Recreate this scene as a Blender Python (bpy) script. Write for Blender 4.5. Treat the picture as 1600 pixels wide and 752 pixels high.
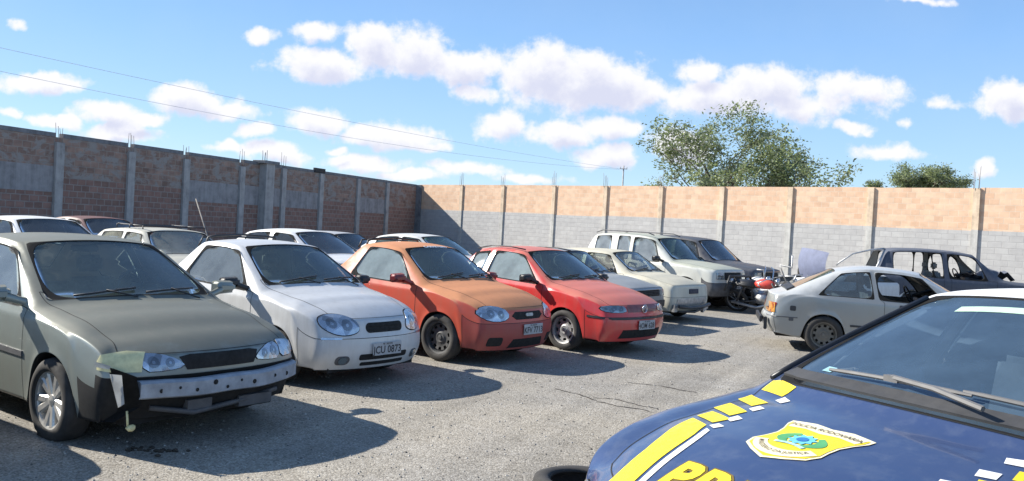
import bpy, bmesh, math, random
from math import sin, cos, pi, radians, sqrt, atan2
from mathutils import Vector, Matrix
from mathutils.bvhtree import BVHTree

for o in list(bpy.data.objects): bpy.data.objects.remove(o)
SC = bpy.context.scene
COL = SC.collection
random.seed(7)

# ---------------------------------------------------------------- camera
F, H, PIT, ROL = 1310.29, 1.696, -0.01529, 0.0545
cam_d = bpy.data.cameras.new('camera'); cam = bpy.data.objects.new('camera', cam_d); COL.objects.link(cam)
cam_d.sensor_width = 36; cam_d.lens = F / 1600 * 36; cam_d.clip_start = .05; cam_d.clip_end = 3000
_f = Vector((0, cos(PIT), sin(PIT))); _r = Vector((1, 0, 0)); _u = Vector((0, -sin(PIT), cos(PIT)))
_rc = _r * cos(ROL) + _u * sin(ROL); _uc = _u * cos(ROL) - _r * sin(ROL)
cam.matrix_world = Matrix(((_rc.x, _uc.x, -_f.x, 0), (_rc.y, _uc.y, -_f.y, 0), (_rc.z, _uc.z, -_f.z, H), (0, 0, 0, 1)))
SC.camera = cam
SC.render.resolution_x = 1024; SC.render.resolution_y = 481

def raydir(x, y):
    return (_f + _rc * ((x - 800) / F) - _uc * ((y - 376) / F))

# ---------------------------------------------------------------- sun and sky
RAY = Vector((1.48, -.42, -1.0)).normalized()
sun_d = bpy.data.lights.new('sun', 'SUN'); sun = bpy.data.objects.new('sun', sun_d); COL.objects.link(sun)
sun.rotation_euler = RAY.to_track_quat('-Z', 'Y').to_euler()
sun_d.energy = 4.7; sun_d.angle = radians(.6); sun_d.color = (1, .95, .86)
SUN_EL = math.asin(-RAY.z); SUN_AZ = atan2(-RAY.x, -RAY.y)      # clockwise from +Y

SC.view_settings.view_transform = 'Standard'; SC.view_settings.look = 'None'
SC.view_settings.gamma = 1; SC.view_settings.exposure = .85
SC.view_settings.use_curve_mapping = False

# --- node helpers
class N:
    def __init__(s, tree): s.t = tree; s.n = tree.nodes; s.l = tree.links
    def add(s, typ, **kw):
        n = s.n.new(typ)
        for k, v in kw.items():
            if k[0] == '_': setattr(n, k[1:], v)
        return n
    def link(s, a, b): s.l.new(a, b)
    def set(s, sock, v):
        if hasattr(v, 'is_output') or isinstance(v, bpy.types.NodeSocket): s.l.new(v, sock)
        else: sock.default_value = v
    def math(s, op, a, b=None, c=None, clamp=False):
        n = s.n.new('ShaderNodeMath'); n.operation = op; n.use_clamp = clamp
        s.set(n.inputs[0], a)
        if b is not None: s.set(n.inputs[1], b)
        if c is not None: s.set(n.inputs[2], c)
        return n.outputs[0]
    def vmath(s, op, a, b=None, c=None):
        n = s.n.new('ShaderNodeVectorMath'); n.operation = op
        s.set(n.inputs[0], a)
        if b is not None: s.set(n.inputs[1], b)
        if c is not None: s.set(n.inputs[2], c)
        return n.outputs[1] if op in ('LENGTH', 'DOT_PRODUCT') else n.outputs[0]
    def noise(s, vec, scale, detail=3, rough=.55, dist=0):
        n = s.n.new('ShaderNodeTexNoise')
        if vec is not None: s.set(n.inputs['Vector'], vec)
        n.inputs['Scale'].default_value = scale; n.inputs['Detail'].default_value = detail
        n.inputs['Roughness'].default_value = rough; n.inputs['Distortion'].default_value = dist
        return n.outputs['Fac']
    def mix(s, fac, a, b, blend='MIX'):
        n = s.n.new('ShaderNodeMix'); n.data_type = 'RGBA'; n.blend_type = blend
        s.set(n.inputs[0], fac); s.set(n.inputs[6], a if hasattr(a, 'node') else c4(a)); s.set(n.inputs[7], b if hasattr(b, 'node') else c4(b))
        return n.outputs[2]
    def ramp(s, fac, stops, interp='LINEAR'):
        n = s.n.new('ShaderNodeValToRGB'); n.color_ramp.interpolation = interp
        e = n.color_ramp.elements
        e[0].position = stops[0][0]; e[0].color = c4(stops[0][1]); e[1].position = stops[-1][0]; e[1].color = c4(stops[-1][1])
        for p, c in stops[1:-1]:
            k = e.new(p); k.color = c4(c)
        s.set(n.inputs[0], fac); return n.outputs[0]
    def rng(s, v, a, b, c=0., d=1., smooth=False):
        n = s.n.new('ShaderNodeMapRange'); n.clamp = True
        if smooth: n.interpolation_type = 'SMOOTHSTEP'
        s.set(n.inputs[0], v)
        for i, x in enumerate((a, b, c, d)): n.inputs[i + 1].default_value = x
        return n.outputs[0]
def c4(c):
    if isinstance(c, (int, float)): return (c, c, c, 1)
    return tuple(c) + (1,) if len(c) == 3 else tuple(c)

# clouds: direction of each puff and its angular size (a = X/Y, b = Z/Y of the world direction)
CL = [(22,42,16,8,.5),(410,60,30,13,.85),(495,52,42,17,.95),(505,100,78,27,1),(585,72,46,34,1),(645,85,62,40,1),(725,105,72,30,1),(745,143,32,14,.8),
 (850,118,78,52,1.1),(925,128,100,48,1.1),(1010,145,50,24,.9),(1095,116,42,20,.7),(1110,155,90,32,.9),(1200,138,80,38,1),(1240,165,90,26,.75),(1340,140,85,26,.75),
 (788,195,36,30,1),(878,207,58,22,1),(948,200,54,22,1),(948,244,54,21,1.05),(1065,226,52,30,1.1),(62,130,74,18,1),(20,178,24,10,.9),(85,188,38,12,.9),(165,175,54,18,1),
 (215,188,56,16,1),(190,208,66,15,.9),(295,158,62,26,1),(350,172,58,16,.8),(398,203,32,13,.95),(355,230,28,12,.9),(430,238,54,17,1),(498,188,54,23,1),(568,212,48,19,1),(625,213,72,21,1),
 (665,228,48,9,.7),(578,256,70,14,.95),(632,273,58,10,.9),(530,236,15,8,.7),(742,266,60,12,.75),(820,280,60,10,.7),(1338,199,19,11,.8),(1385,238,55,15,.75),(1578,155,46,34,1.05),(1535,262,20,14,.75),
 (1422,195,12,7,.5),(1470,160,42,10,.5),(1440,2,52,7,.6),(560,282,60,8,.6),(1300,160,80,22,.6)]
def build_world():
    w = bpy.data.worlds.new('World'); SC.world = w; w.use_nodes = True
    T = N(w.node_tree); T.n.clear()
    out = T.add('ShaderNodeOutputWorld'); bg = T.add('ShaderNodeBackground')
    sky = T.add('ShaderNodeTexSky'); sky.sky_type = 'NISHITA'; sky.sun_disc = False
    sky.sun_elevation = SUN_EL; sky.sun_rotation = SUN_AZ; sky.altitude = 500
    sky.air_density = 1.0; sky.dust_density = .15; sky.ozone_density = 2.2
    tc = T.add('ShaderNodeTexCoord'); d = tc.outputs['Generated']
    sx = T.add('ShaderNodeSeparateXYZ'); T.link(d, sx.inputs[0])
    yy = T.math('MAXIMUM', sx.outputs[1], .02)
    a = T.math('DIVIDE', sx.outputs[0], yy); b = T.math('DIVIDE', sx.outputs[2], yy)
    cx = T.add('ShaderNodeCombineXYZ'); T.link(a, cx.inputs[0]); T.link(b, cx.inputs[1])
    # group: density at (a, b)
    g = bpy.data.node_groups.new('cloud_density', 'ShaderNodeTree')
    g.interface.new_socket('v', in_out='INPUT', socket_type='NodeSocketVector')
    g.interface.new_socket('d', in_out='OUTPUT', socket_type='NodeSocketFloat')
    G = N(g); gi = g.nodes.new('NodeGroupInput'); go = g.nodes.new('NodeGroupOutput')
    v0 = gi.outputs[0]
    wn = G.add('ShaderNodeTexNoise'); G.link(v0, wn.inputs['Vector']); wn.inputs['Scale'].default_value = 22; wn.inputs['Detail'].default_value = 3
    wv = G.vmath('MULTIPLY_ADD', G.vmath('SUBTRACT', wn.outputs['Color'], (.5, .5, .5)), (.05, .025, 0), v0)
    acc = None
    for (px, py, rx, ry, s) in CL:
        q = raydir(px, py); ca, cb = q.x / q.y, q.z / q.y
        ra, rb = rx * 1.12 / F, ry * 1.15 / F
        m = G.vmath('MULTIPLY_ADD', wv, (1 / ra, 1 / rb, 0), (-ca / ra, -cb / rb, 0))
        L = G.vmath('LENGTH', m)
        k = G.math('MULTIPLY_ADD', L, -s, s)
        acc = k if acc is None else G.math('SMOOTH_MAX', acc, k, .12)
    n1 = G.noise(v0, 26, 8, .62)
    n2 = G.noise(v0, 80, 5, .6)
    t = G.math('ADD', acc, G.math('MULTIPLY_ADD', n1, 1.5, -.80))
    t = G.math('ADD', t, G.math('MULTIPLY_ADD', n2, .35, -.17))
    G.link(t, go.inputs[0])
    def inst(vec):
        n = T.add('ShaderNodeGroup'); n.node_tree = g; T.link(vec, n.inputs[0]); return n.outputs[0]
    dens = inst(cx.outputs[0])
    up = inst(T.vmath('ADD', cx.outputs[0], (-.006, .016, 0)))
    alpha = T.rng(dens, -.12, .38, 0, .96, True)
    fwd = T.rng(sx.outputs[1], .1, .3)
    alpha = T.math('MULTIPLY', alpha, fwd)
    shade = T.rng(up, .05, .95, 0, 1, True)
    ccol = T.mix(shade, (5.7, 5.65, 5.8), (4.1, 4.2, 5.1))
    # real sky a little deeper, whiter toward the horizon
    hs = T.add('ShaderNodeHueSaturation'); hs.inputs['Saturation'].default_value = 1.12; hs.inputs['Value'].default_value = 1.0; hs.inputs['Hue'].default_value = .504
    T.link(sky.outputs[0], hs.inputs['Color'])
    base = hs.outputs[0]
    veil = T.rng(T.noise(cx.outputs[0], 5, 5, .65), .3, .8, .16, .42)
    grad = T.ramp(sx.outputs[2], [(0, (.50, .76, .985)), (.09, (.36, .645, 1.0)), (.22, (.225, .49, .97)), (.42, (.10, .25, .60)), (1, (.05, .14, .36))])
    grad = T.vmath('MULTIPLY', grad, (7.1, 6.5, 6.0))
    base = T.mix(.78, base, grad)
    base = T.mix(T.math('MULTIPLY', veil, .45), base, (3.4, 4.3, 5.4))
    col = T.mix(alpha, base, ccol)
    T.link(col, bg.inputs[0]); bg.inputs[1].default_value = .10
    T.link(bg.outputs[0], out.inputs[0])
    w.cycles.sampling_method = 'MANUAL'; w.cycles.sample_map_resolution = 512
build_world()
# ---------------------------------------------------------------- generic helpers
def newmat(name):
    m = bpy.data.materials.new(name); m.use_nodes = True
    T = N(m.node_tree); T.n.clear()
    out = T.add('ShaderNodeOutputMaterial'); p = T.add('ShaderNodeBsdfPrincipled')
    T.link(p.outputs[0], out.inputs[0]); T.out = out
    return m, T, p
def objco(T):
    tc = T.add('ShaderNodeTexCoord'); return tc.outputs['Object']
def bump(T, p, h, strength=.3, dist=.02):
    b = T.add('ShaderNodeBump'); b.inputs['Strength'].default_value = strength; b.inputs['Distance'].default_value = dist
    T.link(h, b.inputs['Height']); T.link(b.outputs[0], p.inputs['Normal'])
_mc = {}
def plain(name, col, rough=.6, metal=0., var=.25, scale=8, emit=None, spec=.5):
    if name in _mc: return _mc[name]
    m, T, p = newmat(name); co = objco(T)
    n = T.noise(co, scale, 4, .6)
    c2 = tuple(min(1, x * (1 + var)) for x in col); c1 = tuple(x * (1 - var) for x in col)
    T.link(T.ramp(n, [(.3, c1), (.7, c2)]), p.inputs['Base Color'])
    p.inputs['Roughness'].default_value = rough; p.inputs['Metallic'].default_value = metal
    p.inputs['Specular IOR Level'].default_value = spec
    if rough > .3: T.link(T.rng(T.noise(co, scale * 3, 3), .3, .7, max(.05, rough - .12), min(1, rough + .12)), p.inputs['Roughness'])
    _mc[name] = m; return m

def link(name, me, mats, parent=None, loc=None, smooth=False):
    o = bpy.data.objects.new(name, me); COL.objects.link(o)
    for m in (mats if isinstance(mats, (list, tuple)) else [mats]): me.materials.append(m)
    if parent is not None: o.parent = parent
    if loc is not None: o.location = loc
    if smooth:
        for f in me.polygons: f.use_smooth = True
    return o
def obj(name, bm, mats, parent=None, loc=None, smooth=False, sharp=None):
    me = bpy.data.meshes.new(name); bm.normal_update(); bm.to_mesh(me); bm.free()
    o = link(name, me, mats, parent, loc, smooth)
    if sharp is not None: me.set_sharp_from_angle(angle=radians(sharp))
    return o
def tag(o, label=None, cat=None, group=None, kind=None):
    if label: o['label'] = label
    if cat: o['category'] = cat
    if group: o['group'] = group
    if kind: o['kind'] = kind
    return o
def empty(name, loc=(0, 0, 0), rz=0, parent=None):
    o = bpy.data.objects.new(name, None); COL.objects.link(o); o.location = loc; o.rotation_euler = (0, 0, rz)
    o.empty_display_size = .1
    if parent is not None: o.parent = parent
    return o
def box(bm, x0, x1, y0, y1, z0, z1, mat=0, rot=None, org=None):
    vs = [bm.verts.new((x, y, z)) for x in (x0, x1) for y in (y0, y1) for z in (z0, z1)]
    if rot is not None:
        o = Vector(org or ((x0 + x1) / 2, (y0 + y1) / 2, (z0 + z1) / 2))
        for v in vs: v.co = o + rot @ (v.co - o)
    idx = [(0, 1, 3, 2), (4, 6, 7, 5), (0, 4, 5, 1), (2, 3, 7, 6), (0, 2, 6, 4), (1, 5, 7, 3)]
    fs = [bm.faces.new([vs[i] for i in f]) for f in idx]
    for f in fs: f.material_index = mat
    return vs, fs
def bevelall(bm, w=.01, seg=2):
    bmesh.ops.recalc_face_normals(bm, faces=bm.faces[:]); bm.normal_update()
    bmesh.ops.bevel(bm, geom=[e for e in bm.edges if len(e.link_faces) == 2 and e.calc_face_angle(0) > .6], offset=w, segments=seg, affect='EDGES', clamp_overlap=True)
def tube(bm, pts, r, seg=8, mat=0, cap=True):
    pts = [Vector(p) for p in pts]; rings = []
    rr = r if isinstance(r, (list, tuple)) else [r] * len(pts)
    up = None
    for i, p in enumerate(pts):
        d = (pts[min(i + 1, len(pts) - 1)] - pts[max(i - 1, 0)]).normalized()
        if up is None: up = d.orthogonal().normalized()
        u = (up - d * up.dot(d))
        u = u.normalized() if u.length > 1e-4 else d.orthogonal().normalized()
        up = u; v = d.cross(u)
        rings.append([bm.verts.new(p + (u * cos(2 * pi * k / seg) + v * sin(2 * pi * k / seg)) * rr[i]) for k in range(seg)])
    for a, b in zip(rings, rings[1:]):
        for k in range(seg):
            f = bm.faces.new((a[k], a[(k + 1) % seg], b[(k + 1) % seg], b[k])); f.material_index = mat; f.smooth = True
    if cap:
        f = bm.faces.new(rings[0][::-1]); f.material_index = mat
        f = bm.faces.new(rings[-1]); f.material_index = mat
def lathe(bm, prof, seg=40, mat=0, axis='y', closed=False, org=(0, 0, 0)):
    # prof: list of (axial, radius)
    rings = []; O = Vector(org)
    for (a, r) in prof:
        ring = []
        for k in range(seg):
            t = 2 * pi * k / seg
            ring.append(bm.verts.new(O + (Vector((r * cos(t), a, r * sin(t))) if axis == 'y' else Vector((r * cos(t), r * sin(t), a)))))
        rings.append(ring)
    prs = list(zip(rings, rings[1:])) + ([(rings[-1], rings[0])] if closed else [])
    for a, b in prs:
        for k in range(seg):
            f = bm.faces.new((a[k], b[k], b[(k + 1) % seg], a[(k + 1) % seg])); f.material_index = mat; f.smooth = True
    return rings

# ---------------------------------------------------------------- ground
def ground_mat():
    m, T, p = newmat('asphalt'); tc = T.add('ShaderNodeTexCoord'); co = tc.outputs['Object']
    vor = T.add('ShaderNodeTexVoronoi'); vor.inputs['Scale'].default_value = 85; T.link(co, vor.inputs['Vector'])
    g = T.add('ShaderNodeSeparateColor'); T.link(vor.outputs['Color'], g.inputs[0])
    base = T.ramp(g.outputs[0], [(0, (.20, .18, .155)), (.35, (.295, .272, .235)), (.75, (.39, .362, .318)), (1, (.48, .455, .41))])
    vor2 = T.add('ShaderNodeTexVoronoi'); vor2.inputs['Scale'].default_value = 13; T.link(co, vor2.inputs['Vector'])
    g2 = T.add('ShaderNodeSeparateColor'); T.link(vor2.outputs['Color'], g2.inputs[0])
    base = T.mix(T.rng(g2.outputs[1], .80, 1, 0, .35), base, (.36, .34, .31))
    # wheel tracks running along the lane (direction of the lane)
    mp = T.add('ShaderNodeMapping'); mp.inputs['Rotation'].default_value = (0, 0, radians(-66)); T.link(co, mp.inputs[0])
    sc = T.vmath('MULTIPLY', mp.outputs[0], (.07, .95, 1))
    tr = T.noise(sc, 1.3, 5, .6, .6)
    big = T.noise(co, .35, 5, .6)
    mid = T.noise(co, 2.6, 6, .65)
    f = T.math('ADD', T.math('MULTIPLY', tr, .55), T.math('ADD', T.math('MULTIPLY', big, .2), T.math('MULTIPLY', mid, .25)))
    val = T.rng(f, .36, .64, .60, 1.16)
    col = T.mix(1, base, T.ramp(val, [(0, (0, 0, 0)), (1, (1, 1, 1))]), 'MULTIPLY')
    mulc = T.vmath('MULTIPLY', base, T.math('ADD', val, 0))
    warm = T.mix(T.rng(big, .42, .62, 0, .5), mulc, T.vmath('MULTIPLY', mulc, (1.06, 1.0, .88)))
    stain = T.rng(T.noise(co, .9, 6, .7, 1.2), .60, .72, 0, .5)
    fin = T.mix(stain, warm, T.vmath('MULTIPLY', warm, (.62, .62, .64)))
    p.inputs['Roughness'].default_value = .9; p.inputs['Specular IOR Level'].default_value = .25
    T.link(fin, p.inputs['Base Color'])
    h = T.math('ADD', T.math('MULTIPLY', vor.outputs['Distance'], -1.0), T.math('MULTIPLY', mid, .8))
    bump(T, p, h, .40, .010)
    return m
def ground():
    bm = bmesh.new()
    bmesh.ops.create_grid(bm, x_segments=1, y_segments=1, size=700)
    o = obj('ground', bm, ground_mat()); tag(o, kind='structure')
    o.location = (0, 300, 0)
    # two thin seams where old tar repairs run across the lane
    dm = plain('tar', (.045, .036, .03), .9)
    bm = bmesh.new()
    def gp(x, y):
        q = raydir(x, y); t = -H / q.z; return Vector((q.x * t, q.y * t, 0))
    rnd = random.Random(3)
    for pts in ([(868, 608), (905, 617), (935, 628), (960, 634), (1000, 640), (1030, 648)], [(930, 622), (960, 624), (1000, 634), (1044, 642)], [(980, 598), (1030, 603), (1075, 612), (1096, 614)]):
        P = [gp(*q) for q in pts]
        Q = []
        for a, b in zip(P, P[1:]):
            for k in range(6): Q.append(a.lerp(b, k / 6) + Vector((rnd.uniform(-.012, .012), rnd.uniform(-.02, .02), 0)))
        L = None
        for i in range(len(Q) - 1):
            d = (Q[i + 1] - Q[i]).normalized(); n = Vector((-d.y, d.x, 0)) * rnd.uniform(.004, .013)
            a = bm.verts.new(Q[i] + n + Vector((0, 0, .004))); b = bm.verts.new(Q[i] - n + Vector((0, 0, .004)))
            if L: bm.faces.new((L[0], L[1], b, a))
            L = (a, b)
    tag(obj('ground_crack', bm, dm), kind='structure')
ground()

# ---------------------------------------------------------------- walls
WC = Vector((-5.248, 45.519, 0)); AR = -.766; AL = -1.95
DR = Vector((cos(AR), sin(AR), 0)); DL = Vector((cos(AL), sin(AL), 0))
WH, WM = 3.746, 2.42
def s_at(px, py, D):
    q = raydir(px, py); k = q.x / q.y
    return (k * WC.y - WC.x) / (D.x - k * D.y)
def brick_mat(name, c1, c2, mortar, bw=.29, bh=.19, ms=.012, rowvar=.5, stain=.3, bstr=.6, extra=None, msm=.15):
    m, T, p = newmat(name); co = objco(T)
    s = T.add('ShaderNodeSeparateXYZ'); T.link(co, s.inputs[0])
    wob = T.noise(co, 1.5, 2)
    cx = T.add('ShaderNodeCombineXYZ'); T.link(s.outputs[0], cx.inputs[0]); T.link(T.math('MULTIPLY_ADD', wob, .03, s.outputs[2]), cx.inputs[1])
    def brick(col1, col2, mor):
        b = T.add('ShaderNodeTexBrick'); T.link(cx.outputs[0], b.inputs['Vector'])
        b.inputs['Color1'].default_value = c4(col1); b.inputs['Color2'].default_value = c4(col2); b.inputs['Mortar'].default_value = c4(mor)
        b.inputs['Scale'].default_value = 1; b.inputs['Mortar Size'].default_value = ms; b.inputs['Brick Width'].default_value = bw
        b.inputs['Row Height'].default_value = bh; b.inputs['Mortar Smooth'].default_value = msm; b.inputs['Bias'].default_value = 0
        return b
    b = brick(c1, c2, mortar)
    # per-brick colour: snap coordinates to cells
    n2 = T.noise(T.vmath('MULTIPLY', co, (3.4, 3.4, 5.2)), 1.0, 1, .5)
    n3 = T.noise(co, .9, 5, .65); n4 = T.noise(co, 14, 4, .7)
    col = T.mix(T.rng(n2, .3, .7, 0, rowvar), b.outputs[0], T.vmath('MULTIPLY', b.outputs[0], (.62, .60, .62)))
    col = T.mix(T.rng(n3, .4, .75, 0, stain), col, T.vmath('MULTIPLY', col, (.66, .67, .70)))
    col = T.mix(T.rng(n4, .3, .7, 0, .3), col, T.vmath('MULTIPLY', col, (.8, .8, .8)))
    if extra:
        col = T.mix(T.rng(T.noise(T.vmath('MULTIPLY', co, (1, 1, 1.6)), 1.4, 5, .7, .5), extra[1], extra[1] + .07), col, T.mix(n4, tuple(x * .85 for x in extra[0]), extra[0]))
    T.link(col, p.inputs['Base Color']); p.inputs['Roughness'].default_value = .9; p.inputs['Specular IOR Level'].default_value = .2
    bump(T, p, T.math('ADD', T.math('MULTIPLY', b.outputs['Fac'], -1), T.math('MULTIPLY', n4, .5)), bstr, .012)
    return m
def concrete(name, col, sc=3.):
    m, T, p = newmat(name); co = objco(T)
    n = T.noise(co, sc, 6, .65); k = T.noise(T.vmath('MULTIPLY', co, (6, 6, .5)), 1.2, 4, .6)
    f = T.math('ADD', T.math('MULTIPLY', n, .6), T.math('MULTIPLY', k, .4))
    T.link(T.ramp(f, [(.33, tuple(x * .62 for x in col)), (.5, col), (.68, tuple(min(1, x * 1.28) for x in col))]), p.inputs['Base Color'])
    p.inputs['Roughness'].default_value = .92; p.inputs['Specular IOR Level'].default_value = .2
    bump(T, p, T.noise(co, 30, 5, .7), .4, .01)
    return m
M_or = brick_mat('orange_blocks', (.84, .60, .42), (.74, .49, .33), (.74, .60, .46), rowvar=.35, stain=.22, ms=.008, bstr=.35)
M_gr = brick_mat('grey_blocks', (.55, .54, .52), (.50, .49, .475), (.475, .465, .45), bw=.39, ms=.012, rowvar=.3, stain=.3, bstr=.5)
M_lr = brick_mat('red_blocks', (.37, .225, .18), (.28, .18, .145), (.37, .31, .275), ms=.016, rowvar=.5, stain=.35, bstr=.7, msm=.05)
M_lu = brick_mat('brown_blocks', (.44, .30, .235), (.31, .21, .165), (.40, .34, .29), ms=.014, rowvar=.75, stain=.55, extra=((.34, .31, .285), .50))
M_pl = concrete('render_band', (.31, .30, .30), 2.5)
M_co = concrete('column_concrete', (.39, .375, .36), 3)
M_cr = concrete('pale_column', (.66, .52, .38), 3); M_cg = concrete('pale_grey_column', (.50, .49, .46), 3)
M_bm = concrete('top_beam', (.20, .205, .215), 3)
M_rust = plain('rebar_rust', (.30, .26, .24), .8)

def wall_frame(name, ang):
    w = empty(name, WC, ang); return w
def box_part(name, mats, parent, boxes, bev=0, rot=None):
    bm = bmesh.new()
    for b in boxes: box(bm, *b[:6], mat=b[6] if len(b) > 6 else 0, rot=rot)
    if bev: bevelall(bm, bev, 1)
    return obj(name, bm, mats, parent)
def rebars(parent, x, y, z, n, h, seed, thin=.008):
    r = random.Random(seed); bm = bmesh.new()
    for k in range(n):
        xx = x + (-.07 if k % 2 else .07); yy = y + (-.05 if k < 2 else .05)
        hh = h * r.uniform(.6, 1.1)
        tube(bm, [(xx, yy, z - .05), (xx + r.uniform(-.01, .01), yy, z + hh * .6), (xx + r.uniform(-.03, .03), yy, z + hh)], thin, 5)
    return obj('rebar', bm, M_rust, parent)

# right wall (sunlit): local x runs away from the corner, inner face looks to local -y
def right_wall():
    w = wall_frame('brick_wall', AR)
    tag(w, 'long sunlit wall of orange blocks over grey blocks, closing the back of the yard', 'wall', None)
    px = [724, 789, 869, 950, 1037, 1133, 1240, 1367, 1533]
    s = [s_at(x, 293.3, DR) for x in px]
    st = [b - a for a, b in zip(s, s[1:])]; s += [s[-1] + 2.95 * k for k in range(1, 4)]
    edges = [0.13] + s
    rnd = random.Random(5)
    for a, b in zip(edges, edges[1:]):
        j = rnd.uniform(-.025, .02)
        box_part('brick_panel', [M_gr, M_or], w, [(a, b, .0, .16, 0, WM + j, 0), (a, b, .012, .15, WM + j, WH + rnd.uniform(-.012, .012), 1)])
    for i, x in enumerate(s):
        c = box_part('column', [M_cr, M_cg], w, [(x - .20, x, -.055, .02, WM, WH - .012, 0), (x - .20, x, -.055, .02, 0, WM, 1)], 0)
        if i in (0, 1, 2, 3, 4, 8): rebars(c, x - .12, -.03, WH, 4, .62, i)
    return w
def left_wall():
    w = wall_frame('brick_wall', AL)
    tag(w, 'tall shaded wall of red blocks with grey columns along the left side', 'wall', None)
    # local x runs from the corner toward the viewer; the inner face looks to local +y
    px = [(605, 283), (560, 275), (502, 266), (443, 258), (378, 249), (291, 235), (205, 220), (93, 201)]
    s = [s_at(x, y, DL) for x, y in px]
    big = s_at(412, 254, DL)
    s += [s[-1] + 2.7, s[-1] + 5.4, s[-1] + 8.1]
    notch = {4, 5, 6, 7, 8}
    bands = {1: 1, 3: 1, 4: 1, 5: 1, 7: 0, 8: 1, 10: 1}           # bay number counted from the corner
    edges = [.16] + s
    rnd = random.Random(9)
    for i, (a, b) in enumerate(zip(edges, edges[1:])):
        lo = 2.02 + rnd.uniform(-.02, .02) if bands.get(i) else 2.42 + rnd.uniform(-.05, .05)
        up = 2.78 + rnd.uniform(-.03, .03)
        bs = [(a, b, -.15, 0, 0, lo, 0)]
        if bands.get(i): bs += [(a, b, -.15, .012, lo, up, 2), (a, b, -.15, 0, up, WH - .12, 1)]
        else: bs += [(a, b, -.15, .004, lo, WH - .12, 1)]
        ga = .13 if (i - 1) in notch else 0; gb = .13 if i in notch else 0
        bs += [(a + ga, b - gb, -.16, .014, WH - .12, WH + rnd.uniform(-.01, .01), 3)]
        box_part('brick_panel', [M_lr, M_lu, M_pl, M_bm], w, bs)
    for i, x in enumerate(s):
        h = WH - .27 if i in notch else WH - .125
        # panels stop at the notch: column is narrower than the gap above it
        c = box_part('column', [M_co], w, [(x - .14, x + .14, -.152, .10, 0, h)], .008)
        if i in notch or i == 3: rebars(c, x, 0, h, 4, .62, 20 + i)
    c = box_part('column', [M_co, M_bm], w, [(big - .30, big + .22, -.16, .34, 0, WH - .05, 0), (big - .52, big + .42, -.2, .40, WH - .05, WH + .07, 1)], .01)
    rebars(c, big, .05, WH + .07, 4, .5, 44, .012)
    # corner pier
    box_part('column', [M_bm], w, [(-.1, .2, -.17, .32, 0, WH - .02, 0)], .01)
    c = box_part('lamp_box', [plain('dark_box', (.02, .02, .022))], w, [(s[2] - .25, s[2] + .55, -.04, .06, WH - .10, WH + .10)], .01)
    return w
RW = right_wall(); LW = left_wall()
# ---------------------------------------------------------------- trees, pole, wires
def leaf_mat(name, c, v=.35):
    m, T, p = newmat(name)
    g = T.add('ShaderNodeNewGeometry')
    T.link(T.ramp(g.outputs['Random Per Island'], [(0, tuple(x * (1 - v) for x in c)), (.5, c), (1, tuple(min(1, x * (1 + v)) for x in c))]), p.inputs['Base Color'])
    p.inputs['Roughness'].default_value = .6
    tr = T.add('ShaderNodeBsdfTranslucent'); tr.inputs[0].default_value = c4(tuple(x * 1.3 for x in c))
    mx = T.add('ShaderNodeMixShader'); mx.inputs[0].default_value = .3
    T.link(p.outputs[0], mx.inputs[1]); T.link(tr.outputs[0], mx.inputs[2]); T.link(mx.outputs[0], T.out.inputs[0])
    return m
M_bark = plain('bark', (.13, .105, .085), .9, var=.4, scale=12)
L1 = leaf_mat('leaf_olive', (.19, .235, .09)); L2 = leaf_mat('leaf_grey', (.20, .23, .14)); L3 = leaf_mat('leaf_light', (.29, .34, .13))
def leaves(bm, c, n, rad, size, rnd, mats, flat=.7):
    for k in range(n):
        d = Vector((rnd.gauss(0, 1), rnd.gauss(0, 1), rnd.gauss(0, 1) * flat)); d = d * (rad / 1.7)
        p = c + d
        u = Vector((rnd.gauss(0, 1), rnd.gauss(0, 1), rnd.gauss(0, .7))).normalized(); v = u.orthogonal().normalized()
        v = (Matrix.Rotation(rnd.uniform(0, 6.28), 3, u) @ v); s = size * rnd.uniform(.6, 1.3)
        a = u * s; b = v * s * .42
        f = bm.faces.new([bm.verts.new(p - a), bm.verts.new(p + b), bm.verts.new(p + a), bm.verts.new(p - b)])
        f.material_index = rnd.choice(mats)
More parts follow.
